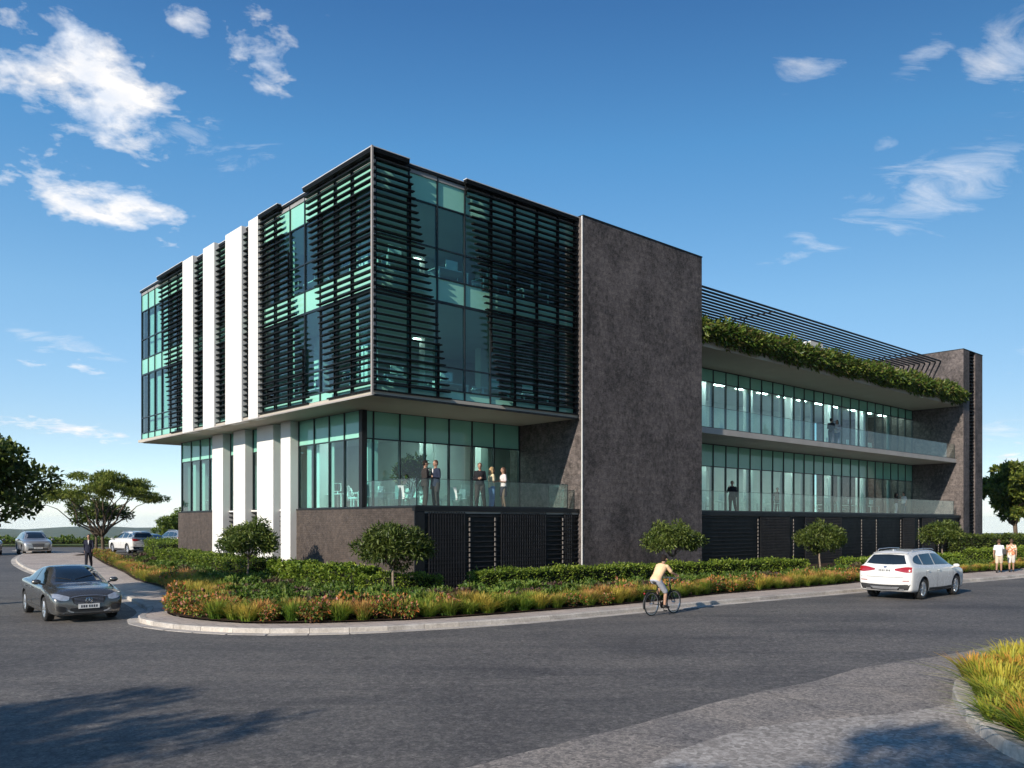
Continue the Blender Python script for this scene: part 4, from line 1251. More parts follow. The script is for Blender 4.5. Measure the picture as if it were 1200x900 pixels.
SUV = dict(st=[
    (-2.40, .76, .44, .92, .97, .4, 0), (-2.375, .88, .34, 1.04, 1.09, .45, 0), (-2.31, .935, .29, 1.13, 1.20, .72, .6), (-2.19, .955, .27, 1.16, 1.40, .68, 1),
    (-2.03, .965, .26, 1.16, 1.575, .63, 1), (-1.80, .97, .25, 1.155, 1.65, .60, 1), (-1.2, .97, .24, 1.14, 1.70, .60, 1), (-.4, .97, .24, 1.12, 1.72, .60, 1),
    (.25, .97, .24, 1.10, 1.68, .59, 1), (.75, .97, .24, 1.09, 1.50, .62, 1), (1.25, .965, .24, 1.07, 1.21, .72, .8), (1.55, .96, .25, 1.04, 1.14, .5, 0),
    (1.95, .94, .26, .99, 1.09, .46, 0), (2.2, .90, .27, .92, 1.02, .42, 0), (2.33, .82, .29, .82, .92, .38, 0), (2.40, .68, .34, .68, .76, .34, 0)],
    fa=1.42, ra=-1.45, wr=.375, track=.82)

def section(x, hw, zb, belt, top, rh, g):
    H = belt - zb; T = top - belt
    cab = [(hw * .895, belt + .03 + .0 * T), (hw * .875 * .5 + rh * .5, belt + .55 * T), (rh, top - .05 * min(1, T / .3)), (rh * .78, top - .012), (rh * .4, top), (0, top + .004)]
    hood = [(hw * .88, belt + .28 * T), (hw * .74, belt + .62 * T), (hw * .56, belt + .84 * T), (hw * .36, belt + .95 * T), (hw * .18, belt + .99 * T), (0, top)]
    up = [(a[0] * g + b[0] * (1 - g), a[1] * g + b[1] * (1 - g)) for a, b in zip(cab, hood)]
    lowr = [(0, zb), (hw * .6, zb), (hw * .90, zb + .015), (hw * .965, zb + .10 * H + .03), (hw * .985, zb + .35 * H), (hw * 1.0, zb + .62 * H), (hw * .99, belt - .10 * H), (hw * .955, belt - .005)]
    return [c for p in lowr + up for c in p]

def make_car(spec, body_mat, label, kind, group=None, lod=1):
    root = empty('parked_car' if kind.startswith('p') else 'car', (0, 0, 0), 0, label, 'car', group)
    st = crom([[s[0]] + section(*s) for s in spec['st']], 4)
    rings = []
    for row in st:
        sec = crom(row[1:].reshape(-1, 2), 2)
        sec[0, 0] = 0; sec[-1, 0] = 0
        right = [(row[0], -p[0], p[1]) for p in sec]; left = [(row[0], p[0], p[1]) for p in sec[-2:0:-1]]
        rings.append(right + left)
    mb = MB(); mb.loft(rings)
    body = mb.build('body', [M[body_mat], M['trimblack']], root, smooth=True, recalc=True)
    wr = spec['wr']
    cut = MB(); cut.mi = 1
    for xa in (spec['fa'], spec['ra']):
        for sy in (-1, 1):
            cut.lathe([(0.001, sy * .52), (wr + .055, sy * .52), (wr + .06, sy * 1.3), (.001, sy * 1.3)], 28, 'y', (xa, 0, wr + .01))
    cme = cut.mesh('cutter', [M[body_mat], M['trimblack']], recalc=True)
    bmx = bmesh.new(); bmx.from_mesh(cme); bmesh.ops.remove_doubles(bmx, verts=bmx.verts, dist=.004); bmesh.ops.recalc_face_normals(bmx, faces=bmx.faces); bmx.to_mesh(cme); bmx.free()
    co = link_mesh('cutter', cme)
    md = body.modifiers.new('arch', 'BOOLEAN'); md.operation = 'DIFFERENCE'; md.object = co; md.solver = 'EXACT'
    me = eval_mods(body, 'body'); old = body.data; body.modifiers.clear(); body.data = me
    bpy.data.objects.remove(co); bpy.data.meshes.remove(old)
    bm = bmesh.new(); bm.from_mesh(me)
    for e in bm.edges:
        if len(e.link_faces) == 2 and e.calc_face_angle(0) > R(38): e.smooth = False
    bm.to_mesh(me)
    tree_ = BVHTree.FromBMesh(bm); bm.free()

    def cast(o, d):
        h, n, i, dist = tree_.ray_cast(Vector(o), Vector(d))
        if h is None:
            h, n, i, dist = tree_.find_nearest(Vector(o))
        return h, n
    def patch(name, mat, top, bot, axis, off=.007, rows=5, sub=3, parent=None, both=False, smooth=True):
        """part laid on the body: the area between two outlines, cast along an axis"""
        tp = crom(top, sub) if len(top) > 2 else np.array([np.array(top[0]) * (1 - k / 8) + np.array(top[1]) * k / 8 for k in range(9)])
        bt = crom(bot, sub) if len(bot) > 2 else np.array([np.array(bot[0]) * (1 - k / 8) + np.array(bot[1]) * k / 8 for k in range(9)])
        m = min(len(tp), len(bt)); objs = []
        for sg in ((1, -1) if both else (1,)):
            mb = MB(); vs = []
            for j in range(rows + 1):
                for i in range(m):
                    a = tp[int(i * (len(tp) - 1) / (m - 1))] * (1 - j / rows) + bt[int(i * (len(bt) - 1) / (m - 1))] * (j / rows)
                    if axis == 'x+': o, d = (4, a[0] * sg, a[1]), (-1, 0, 0)
                    elif axis == 'x-': o, d = (-4, a[0] * sg, a[1]), (1, 0, 0)
                    elif axis == 'y': o, d = (a[0], 3 * sg, a[1]), (0, -sg, 0)
                    else: o, d = (a[0], a[1] * sg, 4), (0, 0, -1)
                    h, n = cast(o, d); vs.append(h + n * off)
            fs = [(j * m + i, j * m + i + 1, (j + 1) * m + i + 1, (j + 1) * m + i) for j in range(rows) for i in range(m - 1)]
            mb.add(vs, fs)
            o = mb.build(name, M[mat], parent or root, smooth=smooth)
            dirv = Vector({'x+': (1, 0, 0), 'x-': (-1, 0, 0), 'y': (0, sg, 0), 'z': (0, 0, 1)}[axis])
            if sum((p.normal.dot(dirv) for p in o.data.polygons)) < 0: o.data.flip_normals()
            objs.append(o)
        return objs
    # wheels
    for xa in (spec['fa'], spec['ra']):
        for sy in (-1, 1):
            w = MB(); c = (xa, sy * spec['track'], wr)
            prof = [(wr * .68, -.105), (wr * .93, -.112), (wr * .985, -.085), (wr, -.05), (wr, .05), (wr * .985, .085), (wr * .93, .112), (wr * .68, .105)]
            w.lathe(prof + [prof[0]], 32, 'y', c)
            tyre = w.build('wheel', M['rubber'], root, smooth=True, recalc=True)
            rm = MB()
            rm.lathe([(wr * .69, -.10), (wr * .71, .10 * sy if sy > 0 else -.10), (wr * .63, sy * .085), (wr * .62, sy * .03), (.001, sy * .02)], 32, 'y', c)
            for k in range(10):
                a = 2 * math.pi * k / 10
                p0 = Vector((c[0] + math.cos(a) * .05, c[1] + sy * .075, c[2] + math.sin(a) * .05)); p1 = Vector((c[0] + math.cos(a + .12) * wr * .66, c[1] + sy * .085, c[2] + math.sin(a + .12) * wr * .66))
                rm.tube([p0, p1], [.022, .017], 6)
            rm.lathe([(.001, sy * .10), (.05, sy * .095), (.055, sy * .06)], 16, 'y', c)
            rm.build('rim', M['alloy'], tyre, smooth=False)
    x0, x1 = st[0][0], st[-1][0]
    if spec is SEDAN:
        patch('windscreen', 'carglass', [(.31, -.57), (.27, 0), (.31, .57)], [(1.08, -.825), (1.24, 0), (1.08, .825)], 'z')
        patch('rear_window', 'carglass', [(-.82, -.52), (-.80, 0), (-.82, .52)], [(-1.50, -.60), (-1.56, 0), (-1.50, .60)], 'z')
        patch('side_window', 'carglass', [(.98, 1.02), (.5, 1.26), (.16, 1.36), (-.22, 1.375)], [(1.0, .985), (.6, .99), (.2, 1.0), (-.22, 1.01)], 'y', both=True)
        patch('side_window', 'carglass', [(-.29, 1.375), (-.7, 1.335), (-1.0, 1.25), (-1.35, 1.09)], [(-.29, 1.01), (-.7, 1.02), (-1.0, 1.03), (-1.33, 1.05)], 'y', both=True)
        patch('headlight', 'lens', [(.47, .70), (.58, .735), (.72, .775), (.86, .785)], [(.49, .625), (.58, .605), (.72, .625), (.855, .70)], 'x+', both=True)
        gr = patch('grille', 'trimblack', [(-.43, .67), (-.25, .70), (0, .71), (.25, .70), (.43, .67)], [(-.37, .52), (-.2, .475), (0, .465), (.2, .475), (.37, .52)], 'x+')[0]
        bars = MB()
        for k in range(5):
            z = .515 + .036 * k
            vs = [cast((4, y, z), (-1, 0, 0))[0] + Vector((.016, 0, 0)) for y in np.linspace(-.36, .36, 9)]
            bars.tube(vs, .006, 5)
        bars.build('grille_bar', M['alloy'], gr)
        em = MB(); c = cast((4, 0, .59), (-1, 0, 0))[0] + Vector((.03, 0, 0))
        em.lathe([(.075, -.006), (.088, 0), (.075, .006), (.075, -.006)], 24, 'x', c)
        for k in range(3):
            a = math.pi / 2 + 2 * math.pi * k / 3
            em.tube([c, c + Vector((0, math.cos(a) * .078, math.sin(a) * .078))], [.014, .005], 5)
        em.build('emblem', M['chrome'], gr)
        patch('chrome_surround', 'alloy', [(-.45, .685), (-.25, .717), (0, .727), (.25, .717), (.45, .685)], [(-.44, .672), (-.25, .702), (0, .712), (.25, .702), (.44, .672)], 'x+', .012, 1)
        patch('lower_intake', 'trimblack', [(-.44, .40), (0, .41), (.44, .40)], [(-.50, .30), (0, .295), (.50, .30)], 'x+')
        patch('fog_light', 'trimblack', [(.56, .43), (.66, .46), (.79, .47)], [(.56, .33), (.66, .31), (.78, .35)], 'x+', both=True)
        patch('bumper_trim', 'alloy', [(.36, .30), (.45, .33), (.50, .37)], [(.38, .275), (.47, .30), (.53, .34)], 'x+', .012, 2, both=True)
        patch('bumper_lip', 'trimblack', [(-.74, .275), (0, .262), (.74, .275)], [(-.70, .245), (0, .235), (.70, .245)], 'x+', .008, 2)
        patch('tail_light', 'tail', [(.45, .90), (.62, .92), (.80, .92)], [(.45, .80), (.62, .78), (.80, .80)], 'x-', both=True)
        for sy in (-1, 1):
            hs = MB(); q = [cast((x, sy * y, 4), (0, 0, -1))[0] + Vector((0, 0, .004)) for x, y in ((1.12, .80), (1.5, .77), (1.9, .72), (2.2, .64))]
            hs.tube(q, .006, 5); hs.build('bonnet_seam', M['trimblack'], root)
            wp = MB(); q = [cast((x, sy * y - .12, 4), (0, 0, -1))[0] + Vector((0, 0, .02)) for x, y in ((1.13, .05), (1.02, .3), (.92, .55))]
            wp.tube(q, .008, 5); wp.build('wiper', M['trimblack'], root)
        seam_x = (1.02, -.25, -1.12); belt = .93
        hx = (-.12, -1.0); hz = .84; plate = ('x+', .44)
    else:
        patch('windscreen', 'carglass', [(.40, -.52), (.36, 0), (.40, .52)], [(1.20, -.72), (1.28, 0), (1.20, .72)], 'z')
        patch('rear_window', 'carglass', [(-.54, 1.54), (0, 1.565), (.54, 1.54)], [(-.70, 1.25), (-.35, 1.225), (0, 1.22), (.35, 1.225), (.70, 1.25)], 'x-')
        patch('side_window', 'carglass', [(1.03, 1.21), (.65, 1.42), (.25, 1.55), (-.28, 1.58)], [(1.06, 1.165), (.65, 1.17), (.2, 1.18), (-.28, 1.185)], 'y', both=True)
        patch('side_window', 'carglass', [(-.36, 1.58), (-.75, 1.575), (-1.15, 1.56), (-1.28, 1.555)], [(-.36, 1.188), (-.75, 1.19), (-1.15, 1.20), (-1.28, 1.205)], 'y', both=True)
        patch('side_window', 'carglass', [(-1.35, 1.55), (-1.6, 1.51), (-1.80, 1.45), (-1.93, 1.37)], [(-1.35, 1.21), (-1.6, 1.225), (-1.80, 1.25), (-1.94, 1.30)], 'y', both=True)
        patch('headlight', 'lens', [(.42, .86), (.58, .89), (.72, .92), (.84, .93)], [(.44, .76), (.58, .74), (.72, .76), (.835, .83)], 'x+', both=True)
        gr = patch('grille', 'trimblack', [(-.38, .82), (0, .83), (.38, .82)], [(-.36, .60), (0, .58), (.36, .60)], 'x+')[0]
        bars = MB()
        for k in range(4):
            vs = [cast((4, y, .64 + .05 * k), (-1, 0, 0))[0] + Vector((.016, 0, 0)) for y in np.linspace(-.35, .35, 7)]
            bars.tube(vs, .008, 5)
        bars.build('grille_bar', M['alloy'], gr)
        patch('lower_intake', 'trimblack', [(-.62, .50), (0, .50), (.62, .50)], [(-.66, .37), (0, .35), (.66, .37)], 'x+')
        tl = patch('tail_light', 'tail', [(.34, 1.075), (.55, 1.12), (.74, 1.15), (.90, 1.14)], [(.36, 1.02), (.55, .985), (.74, .96), (.91, .97)], 'x-', both=True)
        patch('bumper_cladding', 'trimblack', [(-.88, .56), (-.45, .53), (0, .52), (.45, .53), (.88, .56)], [(-.80, .36), (-.45, .34), (0, .33), (.45, .34), (.80, .36)], 'x-')
        patch('skid_plate', 'alloy', [(-.50, .455), (0, .45), (.50, .455)], [(-.42, .37), (0, .36), (.42, .37)], 'x-', .014)
        patch('reflector', 'tail', [(.62, .68), (.84, .69)], [(.62, .655), (.84, .665)], 'x-', .008, 1, both=True)
        patch('sill_cladding', 'trimblack', [(-.98, .40), (0, .385), (.95, .40)], [(-.98, .27), (0, .265), (.95, .27)], 'y', .006, 3, both=True)
        patch('badge', 'chrome', [(-.05, 1.155), (.05, 1.155)], [(-.05, 1.105), (.05, 1.105)], 'x-', .012, 1)
        patch('tailgate_seam', 'trimblack', [(-.84, .80), (0, .79), (.84, .80)], [(-.84, .788), (0, .778), (.84, .788)], 'x-', .004, 1)
        rr = MB()
        for sy in (-1, 1):
            rr.tube([(.2, sy * .60, 1.69), (.1, sy * .60, 1.735), (-.7, sy * .60, 1.76), (-1.5, sy * .60, 1.735), (-1.62, sy * .60, 1.68)], .017, 6)
        rr.build('roof_rail', M['alloy'], root, smooth=True)
        fn = MB(); fn.add([(-1.45, 0, 1.69), (-1.72, 0, 1.67), (-1.74, 0, 1.75), (-1.48, .02, 1.69), (-1.72, .025, 1.67), (-1.48, -.02, 1.69), (-1.72, -.025, 1.67)], [(0, 3, 4, 2), (0, 2, 6, 5), (4, 1, 2), (1, 6, 2)])
        fn.build('antenna', M[body_mat], root)
        sp = patch('spoiler', body_mat, [(-1.80, -.56), (-1.79, 0), (-1.80, .56)], [(-1.99, -.60), (-2.03, 0), (-1.99, .60)], 'z', .03, 2)
        ms = MB(); c = cast((-4, 0, 1.62), (1, 0, 0))[0]
        patch('exhaust', 'alloy', [(.50, .40), (.66, .40)], [(.50, .355), (.66, .355)], 'x-', .02, 1, both=True)
        seam_x = (1.06, -.32, -1.28); belt = 1.0
        hx = (-.18, -1.12); hz = 1.0; plate = ('x-', 1.02)
    # door seams and handles
    for sx in seam_x:
        patch('door_seam', 'trimblack', [(sx - .006, belt), (sx + .006, belt)], [(sx - .006, .36), (sx + .006, .36)], 'y', .003, 8, both=True)
    patch('door_seam', 'trimblack', [(seam_x[2], .375), (seam_x[0], .375)], [(seam_x[2], .364), (seam_x[0], .364)], 'y', .003, 1, both=True)
    for sy in (-1, 1):
        for x in hx:
            h, n = cast((x, 3 * sy, hz), (0, -sy, 0))
            MB().tube([h + Vector((-.10, sy * .012, 0)), h + Vector((-.06, sy * .03, 0)), h + Vector((.06, sy * .03, 0)), h + Vector((.10, sy * .012, 0))], .013, 6).build('door_handle', M[body_mat], root, smooth=True)
        mx = seam_x[0] - .08
        h, n = cast((mx, 3 * sy, belt + .03), (0, -sy, 0))
        mr = MB(); mr.ellipsoid(h + Vector((-.02, sy * .17, .085)), .075, .12, .075, 12, 8); mr.tube([h + Vector((0, -.01 * sy, .0)), h + Vector((-.01, sy * .12, .05))], [.03, .025], 6)
        mr.build('wing_mirror', [M[body_mat]], root, smooth=True)
    # number plates front and rear
    for ax, z in ((plate[0], plate[1]), ('x-' if plate[0] == 'x+' else 'x+', .52 if spec is SUV else .60)):
        sg = 1 if ax == 'x+' else -1
        h, n = cast((4 * sg, 0, z), (-sg, 0, 0))
        pb = MB().box(h.x + sg * .012, h.x + sg * .03, -.26, .26, z - .06, z + .06).build('number_plate', M['plate'], root)
        ink = MB(); y = -.20
        for k in range(7):
            ink.box(h.x + sg * .0305, h.x + sg * .033, y, y + .036, z - .034, z + .034); y += .058
            if k == 2: y += .02
        ink.build('plate_characters', M['plate_ink'], pb)
    return root

def park(car, x, y, head):
    """head: (dx, dy) the nose points to"""
    car.location = (x, y, gh(x, y) + .002); car.rotation_euler = (0, 0, math.atan2(head[1], head[0])); return car
# dark grey saloon coming towards us
h = Vector((.63, -.776, 0)).normalized()
park(make_car(SEDAN, 'paint_grey', 'dark grey saloon car driving towards the viewer at the left', 'm'), -12.06 - h.x * 1.45, 23.6 - h.y * 1.45, h)
h = CB
ra = Vector((13.75, 30.2, 0))
park(make_car(SUV, 'paint_white', 'white car seen from behind driving along the street at the right', 'm'), ra.x + h.x * 1.45, ra.y + h.y * 1.45, h)
h = Vector((.60, -.80, 0)).normalized()
park(make_car(SUV, 'paint_silver', 'silver car facing the viewer far back on the left road', 'p'), -35.9, 63.4, h)
park(make_car(SUV, 'paint_grey', 'dark car cut off by the left edge behind the road', 'p'), -38.9, 62.3, h)
hA = Vector((-.72, .69, 0)).normalized(); g = 'cars in the car park beside the building'
park(make_car(SUV, 'paint_white', 'white parked car behind the trunk of the flat crowned tree', 'p', g), -29.8, 66.2, hA)
park(make_car(SEDAN, 'paint_blue', 'blue grey parked car between the white car and the building', 'p', g), -30.2, 70.2, hA)
park(make_car(SUV, 'paint_silver', 'silver parked car half hidden by the end wall and the tall hedge', 'p', g), -28.9, 72.6, hA)
# ------------------------------------------------------------------ people
def cloth(name, col): return plain(name, col, .85, 0, .12, 7.0, .2, 0, .15)
M['skin_a'] = plain('skin', (.34, .195, .13), .5, 0, .08, 9, .35)
M['skin_b'] = plain('skin_darker', (.16, .085, .055), .5, 0, .08, 9, .35)
M['hair_dark'] = plain('dark_hair', (.014, .010, .008), .75, 0, .3, 30, .2)
M['hair_brown'] = plain('brown_hair', (.07, .035, .018), .7, 0, .3, 30)
M['hair_fair'] = plain('fair_hair', (.34, .22, .10), .5, 0, .25, 30)
M['eye'] = plain('eye_dark', (.02, .015, .012), .2)
M['lip'] = plain('lip', (.28, .10, .08), .5)
M['shoe'] = plain('shoe_black', (.02, .018, .017), .5)
M['shoe_white'] = plain('shoe_white', (.6, .6, .58), .6)
CL = {}
def cm(col):
    k = tuple(col)
    if k not in CL: CL[k] = cloth('cloth_%d' % len(CL), col)
    return CL[k]

def pattern_cloth():
    t = NT('patterned_cloth'); v = t.n('ShaderNodeTexVoronoi'); v.inputs['Scale'].default_value = 16; t.l(t.coord(), v.inputs['Vector'])
    col = t.ramp(v.outputs['Color'], [(.25, (.62, .24, .12)), (.45, (.66, .42, .28)), (.6, (.70, .62, .52)), (.8, (.45, .16, .10))], 'CONSTANT')
    return t.done(t.bsdf(col, .85, 0, None, .2))
CL[('pattern',)] = pattern_cloth()
def remeshed(mb, name, mat, voxel, parent, smooth_it=2):
    o = mb.build(name, mat, None, recalc=True)
    m = o.modifiers.new('r', 'REMESH'); m.mode = 'VOXEL'; m.voxel_size = voxel; m.use_smooth_shade = True
    s = o.modifiers.new('s', 'SMOOTH'); s.factor = .5; s.iterations = smooth_it
    me = eval_mods(o, name); old = o.data; o.modifiers.clear(); o.data = me; bpy.data.meshes.remove(old)
    o.parent = parent
    return o

def person(label, loc, face, pose='stand', arms=('down', 'down'), top=(.02, .02, .025), bottom=(.02, .02, .025), sleeve='long', lower='trousers', hair='hair_dark', long_hair=False,
           skin='skin_a', h=1.75, shoes='shoe', female=False, group=None, coat=False, look=0.0, vox=.010):
    k = h / 1.75
    root = empty('person', loc, math.atan2(-face[0], face[1]), label, 'person', group); root.scale = (k, k, k)
    V3 = Vector
    sw = .172 if not female else .152; hw = .09
    # skeleton, +y is forward, x to the person's right
    pel = V3((0, 0, .95)); lean = 0.0
    sh_c = V3((0, .0, 1.43)); neck = V3((0, .005, 1.49)); head = V3((0, .02, 1.625)); hd = V3((0, 1, 0))
    hipR, hipL = V3((hw, 0, .90)), V3((-hw, 0, .90))
    kneeR, kneeL = V3((hw + .01, .02, .49)), V3((-hw - .01, .02, .49))
    ankR, ankL = V3((hw + .025, -.02, .085)), V3((-hw - .025, -.02, .085))
    toeR, toeL = V3((hw + .05, .15, .03)), V3((-hw - .05, .15, .03))
    if pose == 'walk':
        kneeR, ankR, toeR = V3((hw, .16, .51)), V3((hw, .24, .10)), V3((hw + .01, .40, .06))
        kneeL, ankL, toeL = V3((-hw, .0, .49)), V3((-hw, -.30, .15)), V3((-hw, -.18, .03))
    if pose == 'shift':
        kneeL, ankL, toeL = V3((-hw - .05, .06, .49)), V3((-hw - .10, .0, .085)), V3((-hw - .16, .15, .03))
    if pose == 'cycle':
        pel = V3((0, -.02, .98)); sh_c = V3((0, .30, 1.40)); neck = V3((0, .345, 1.45)); head = V3((0, .40, 1.575))
        hipR, hipL = V3((hw, .0, .94)), V3((-hw, .0, .94))
        kneeR, ankR, toeR = V3((hw + .01, .33, .60)), V3((hw + .02, .26, .22)), V3((hw + .03, .40, .16))
        kneeL, ankL, toeL = V3((-hw - .01, .40, .83)), V3((-hw - .02, .18, .50)), V3((-hw - .03, .33, .45))
    R3 = lambda s: V3((s * sw, 0, 0))
    def arm(side, mode):
        s = side; S = sh_c + V3((s * sw, -.005, -.035))
        if mode == 'down': E = S + V3((s * .055, -.02, -.29)); W = E + V3((s * .005, .06, -.25)); Hd = V3((0, .06, -1))
        elif mode == 'swing_f': E = S + V3((s * .05, .12, -.26)); W = E + V3((-s * .02, .17, -.19)); Hd = V3((0, .6, -.8))
        elif mode == 'swing_b': E = S + V3((s * .05, -.14, -.25)); W = E + V3((0, -.06, -.25)); Hd = V3((0, -.1, -1))
        elif mode == 'fold': E = S + V3((s * .05, -.01, -.28)); W = E + V3((-s * .15, .20, .03)); Hd = V3((-s * .7, .5, .1))
        elif mode == 'chin': E = S + V3((s * .03, .12, -.25)); W = E + V3((-s * .09, .10, .21)); Hd = V3((-s * .4, .0, 1))
        elif mode == 'phone': E = S + V3((s * .08, .05, -.27)); W = E + V3((-s * .09, .02, .26)); Hd = V3((-s * .2, .1, 1))
        elif mode == 'hip': E = S + V3((s * .14, -.05, -.24)); W = E + V3((-s * .12, .10, -.20)); Hd = V3((-s * .5, .3, -.6))
        else:  # bars
            E = S + V3((s * .07, .16, -.20)); W = V3((s * .25, .60, 1.115)); Hd = V3((0, .8, -.35))
        return S, E, W, Hd.normalized()
    mb = MB()
    spine = sh_c - pel
    def at(u, off=0): return pel + spine * u
    ax = spine.normalized(); fw = V3((1, 0, 0)).cross(ax) * -1 if False else ax.cross(V3((1, 0, 0)))
    if fw.y < 0: fw = -fw
    def ring(c, rx, ry, n=16): return [c + V3((1, 0, 0)) * rx * math.cos(a) + fw * ry * math.sin(a) for a in [2 * math.pi * i / n for i in range(n)]]
    T = [(-.20, .10, .08), (-.14, .150, .105), (-.02, .168, .12), (.12, .150, .110), (.28, .132 if female else .142, .098), (.5, .148, .11), (.70, .166, .12 if not female else .125), (.88, .172 if not female else .155, .105), (.99, .135, .085), (1.06, .07, .06)]
    mb.loft([ring(at(u), rx, ry) for u, rx, ry in T])
    mb.capsule([at(1.0), neck, head - V3((0, .02, .05))], [.058, .052, .055], 12)
    # head: skull, jaw, nose, ears
    mb.ellipsoid(head + V3((0, -.005, .025)), .076, .096, .098, 18, 12)
    mb.ellipsoid(head + V3((0, .025, -.045)), .055, .066, .070, 16, 10)
    mb.ellipsoid(head + V3((0, .096, -.012)), .014, .022, .024, 8, 6)
    for s in (-1, 1): mb.ellipsoid(head + V3((s * .078, -.005, -.005)), .012, .022, .034, 8, 6)
    for hip, kn, an, to in ((hipR, kneeR, ankR, toeR), (hipL, kneeL, ankL, toeL)):
        mb.capsule([hip, hip.lerp(kn, .45), kn, kn.lerp(an, .35), an], [.088, .075, .055, .054, .038], 12)
        mb.capsule([an + V3((0, -.02, -.03)), to], [.040, .034], 10)
    arm_pts = []
    for s, md in ((1, arms[0]), (-1, arms[1])):
        S, E, W, Hd = arm(s, md); arm_pts.append((S, E, W, Hd))
        mb.capsule([S, S.lerp(E, .5), E, E.lerp(W, .4), W], [.052, .044, .037, .036, .026], 10)
        P = W + Hd * .055
        side = Hd.cross(V3((s, 0, 0))); 
        if side.length < .2: side = V3((0, 1, 0))
        side.normalize(); nrm = Hd.cross(side).normalized()
        mb.loft([[W + Hd * d + side * a * wd + nrm * b * th for a, b in ((-1, -1), (0, -1.2), (1, -1), (1.15, 0), (1, 1), (0, 1.2), (-1, 1), (-1.15, 0))] for d, wd, th in ((-.01, .022, .016), (.03, .034, .016), (.08, .038, .014), (.092, .03, .010))])
        for q in range(4):
            b = W + Hd * .082 + side * (.030 - .020 * q); L = (.062, .074, .070, .055)[q]
            cu = -nrm * s * .012
            mb.capsule([b - Hd * .02, b + Hd * L * .5 + cu * .6, b + Hd * L + cu * 2], [.0095, .009, .0085], 6)
        b = W + Hd * .03 + side * .030
        mb.capsule([b - side * .012, b + side * .026 + Hd * .022, b + side * .030 + Hd * .052], [.012, .010, .009], 6)
    body = remeshed(mb, 'body', M[skin], vox, root)
    # eyes, mouth
    e = MB()
    for s in (-1, 1): e.ellipsoid(head + V3((s * .030, .0865, .012)), .008, .005, .005, 8, 6)
    e.build('eyes', M['eye'], body, smooth=True)
    MB().ellipsoid(head + V3((0, .088, -.055)), .022, .006, .006, 8, 6).build('mouth', M['lip'], body, smooth=True)
    # hair
    hb = MB(); hb.ellipsoid(head + V3((0, -.018, .040)), .084, .098, .096, 18, 12)
    hb.ellipsoid(head + V3((0, -.055, -.01)), .074, .06, .075, 14, 8)
    if long_hair:
        hb.capsule([head + V3((0, -.06, .02)), head + V3((0, -.085, -.10)), head + V3((0, -.09, -.20))], [.082, .078, .05], 12)
        for s in (-1, 1): hb.capsule([head + V3((s * .062, -.02, .03)), head + V3((s * .075, -.02, -.10)), head + V3((s * .07, -.02, -.17))], [.034, .036, .02], 10)
    remeshed(hb, 'hair', M[hair], .011, root)
    # top
    tb = MB()
    tb.loft([ring(at(u), rx + .022, ry + .022) for u, rx, ry in (T[1:-1] if lower != 'skirt' else T[2:-1])])
    tb.ellipsoid(at(.99), .125, .078, .05, 14, 8)
    for (S, E, W, Hd) in arm_pts:
        if sleeve == 'long': tb.capsule([S, S.lerp(E, .5), E, E.lerp(W, .5), E.lerp(W, .93)], [.058, .056, .049, .044, .038], 10)
        else: tb.capsule([S, S.lerp(E, .35), S.lerp(E, .72)], [.060, .058, .058], 10)
    if coat: tb.loft([ring(pel + V3((0, 0, z)), a, b) for z, a, b in ((-.16, .185, .14), (0, .19, .145), (.15, .172, .13))])
    remeshed(tb, 'jacket' if sleeve == 'long' and not female else 'shirt', cm(top), .012, root)
    if coat:  # white shirt front and tie strip in the opening of a suit jacket
        sf = MB(); c = at(.80) + fw * .136
        sf.add([c + V3((-.03, -.006, .10)), c + V3((.03, -.006, .10)), c + V3((.005, .006, -.12)), c + V3((-.005, .006, -.12)), c + V3((-.035, .006, .10)), c + V3((.035, .006, .10))], [(4, 3, 2, 5)])
        sf.build('shirt_front', cm((.7, .7, .7)), root)
    # lower wear
    lb = MB()
    if lower == 'skirt':
        lb.loft([ring(V3((0, 0, z)), a, b) for z, a, b in ((.52, .175, .135), (.70, .185, .145), (.90, .180, .135), (1.04, .158, .118))])
    else:
        lb.loft([ring(at(u), rx + .02, ry + .02) for u, rx, ry in T[0:4]])
        end = {'trousers': .95, 'shorts': None}[lower]
        for hip, kn, an in ((hipR, kneeR, ankR), (hipL, kneeL, ankL)):
            if lower == 'trousers': lb.capsule([hip, hip.lerp(kn, .5), kn, kn.lerp(an, .5), kn.lerp(an, .93)], [.108, .096, .079, .073, .062], 12)
            else: lb.capsule([hip, hip.lerp(kn, .5), hip.lerp(kn, .90)], [.102, .094, .086], 12)
    remeshed(lb, {'trousers': 'trousers', 'shorts': 'shorts', 'skirt': 'skirt'}[lower], cm(bottom), .012, root)
    sb = MB()
    for an, to in ((ankR, toeR), (ankL, toeL)):
        d = (to - an); 
        sb.capsule([an + V3((0, -.035, -.035)), an.lerp(to, .5) + V3((0, 0, -.012)), to + d.normalized() * .03], [.050, .048, .038], 10)
    remeshed(sb, 'shoes', M[shoes], .011, root)
    return root

def face_to(a, b): return (b[0] - a[0], b[1] - a[1])
K = (.016, .016, .019); NAVY = (.022, .03, .055)
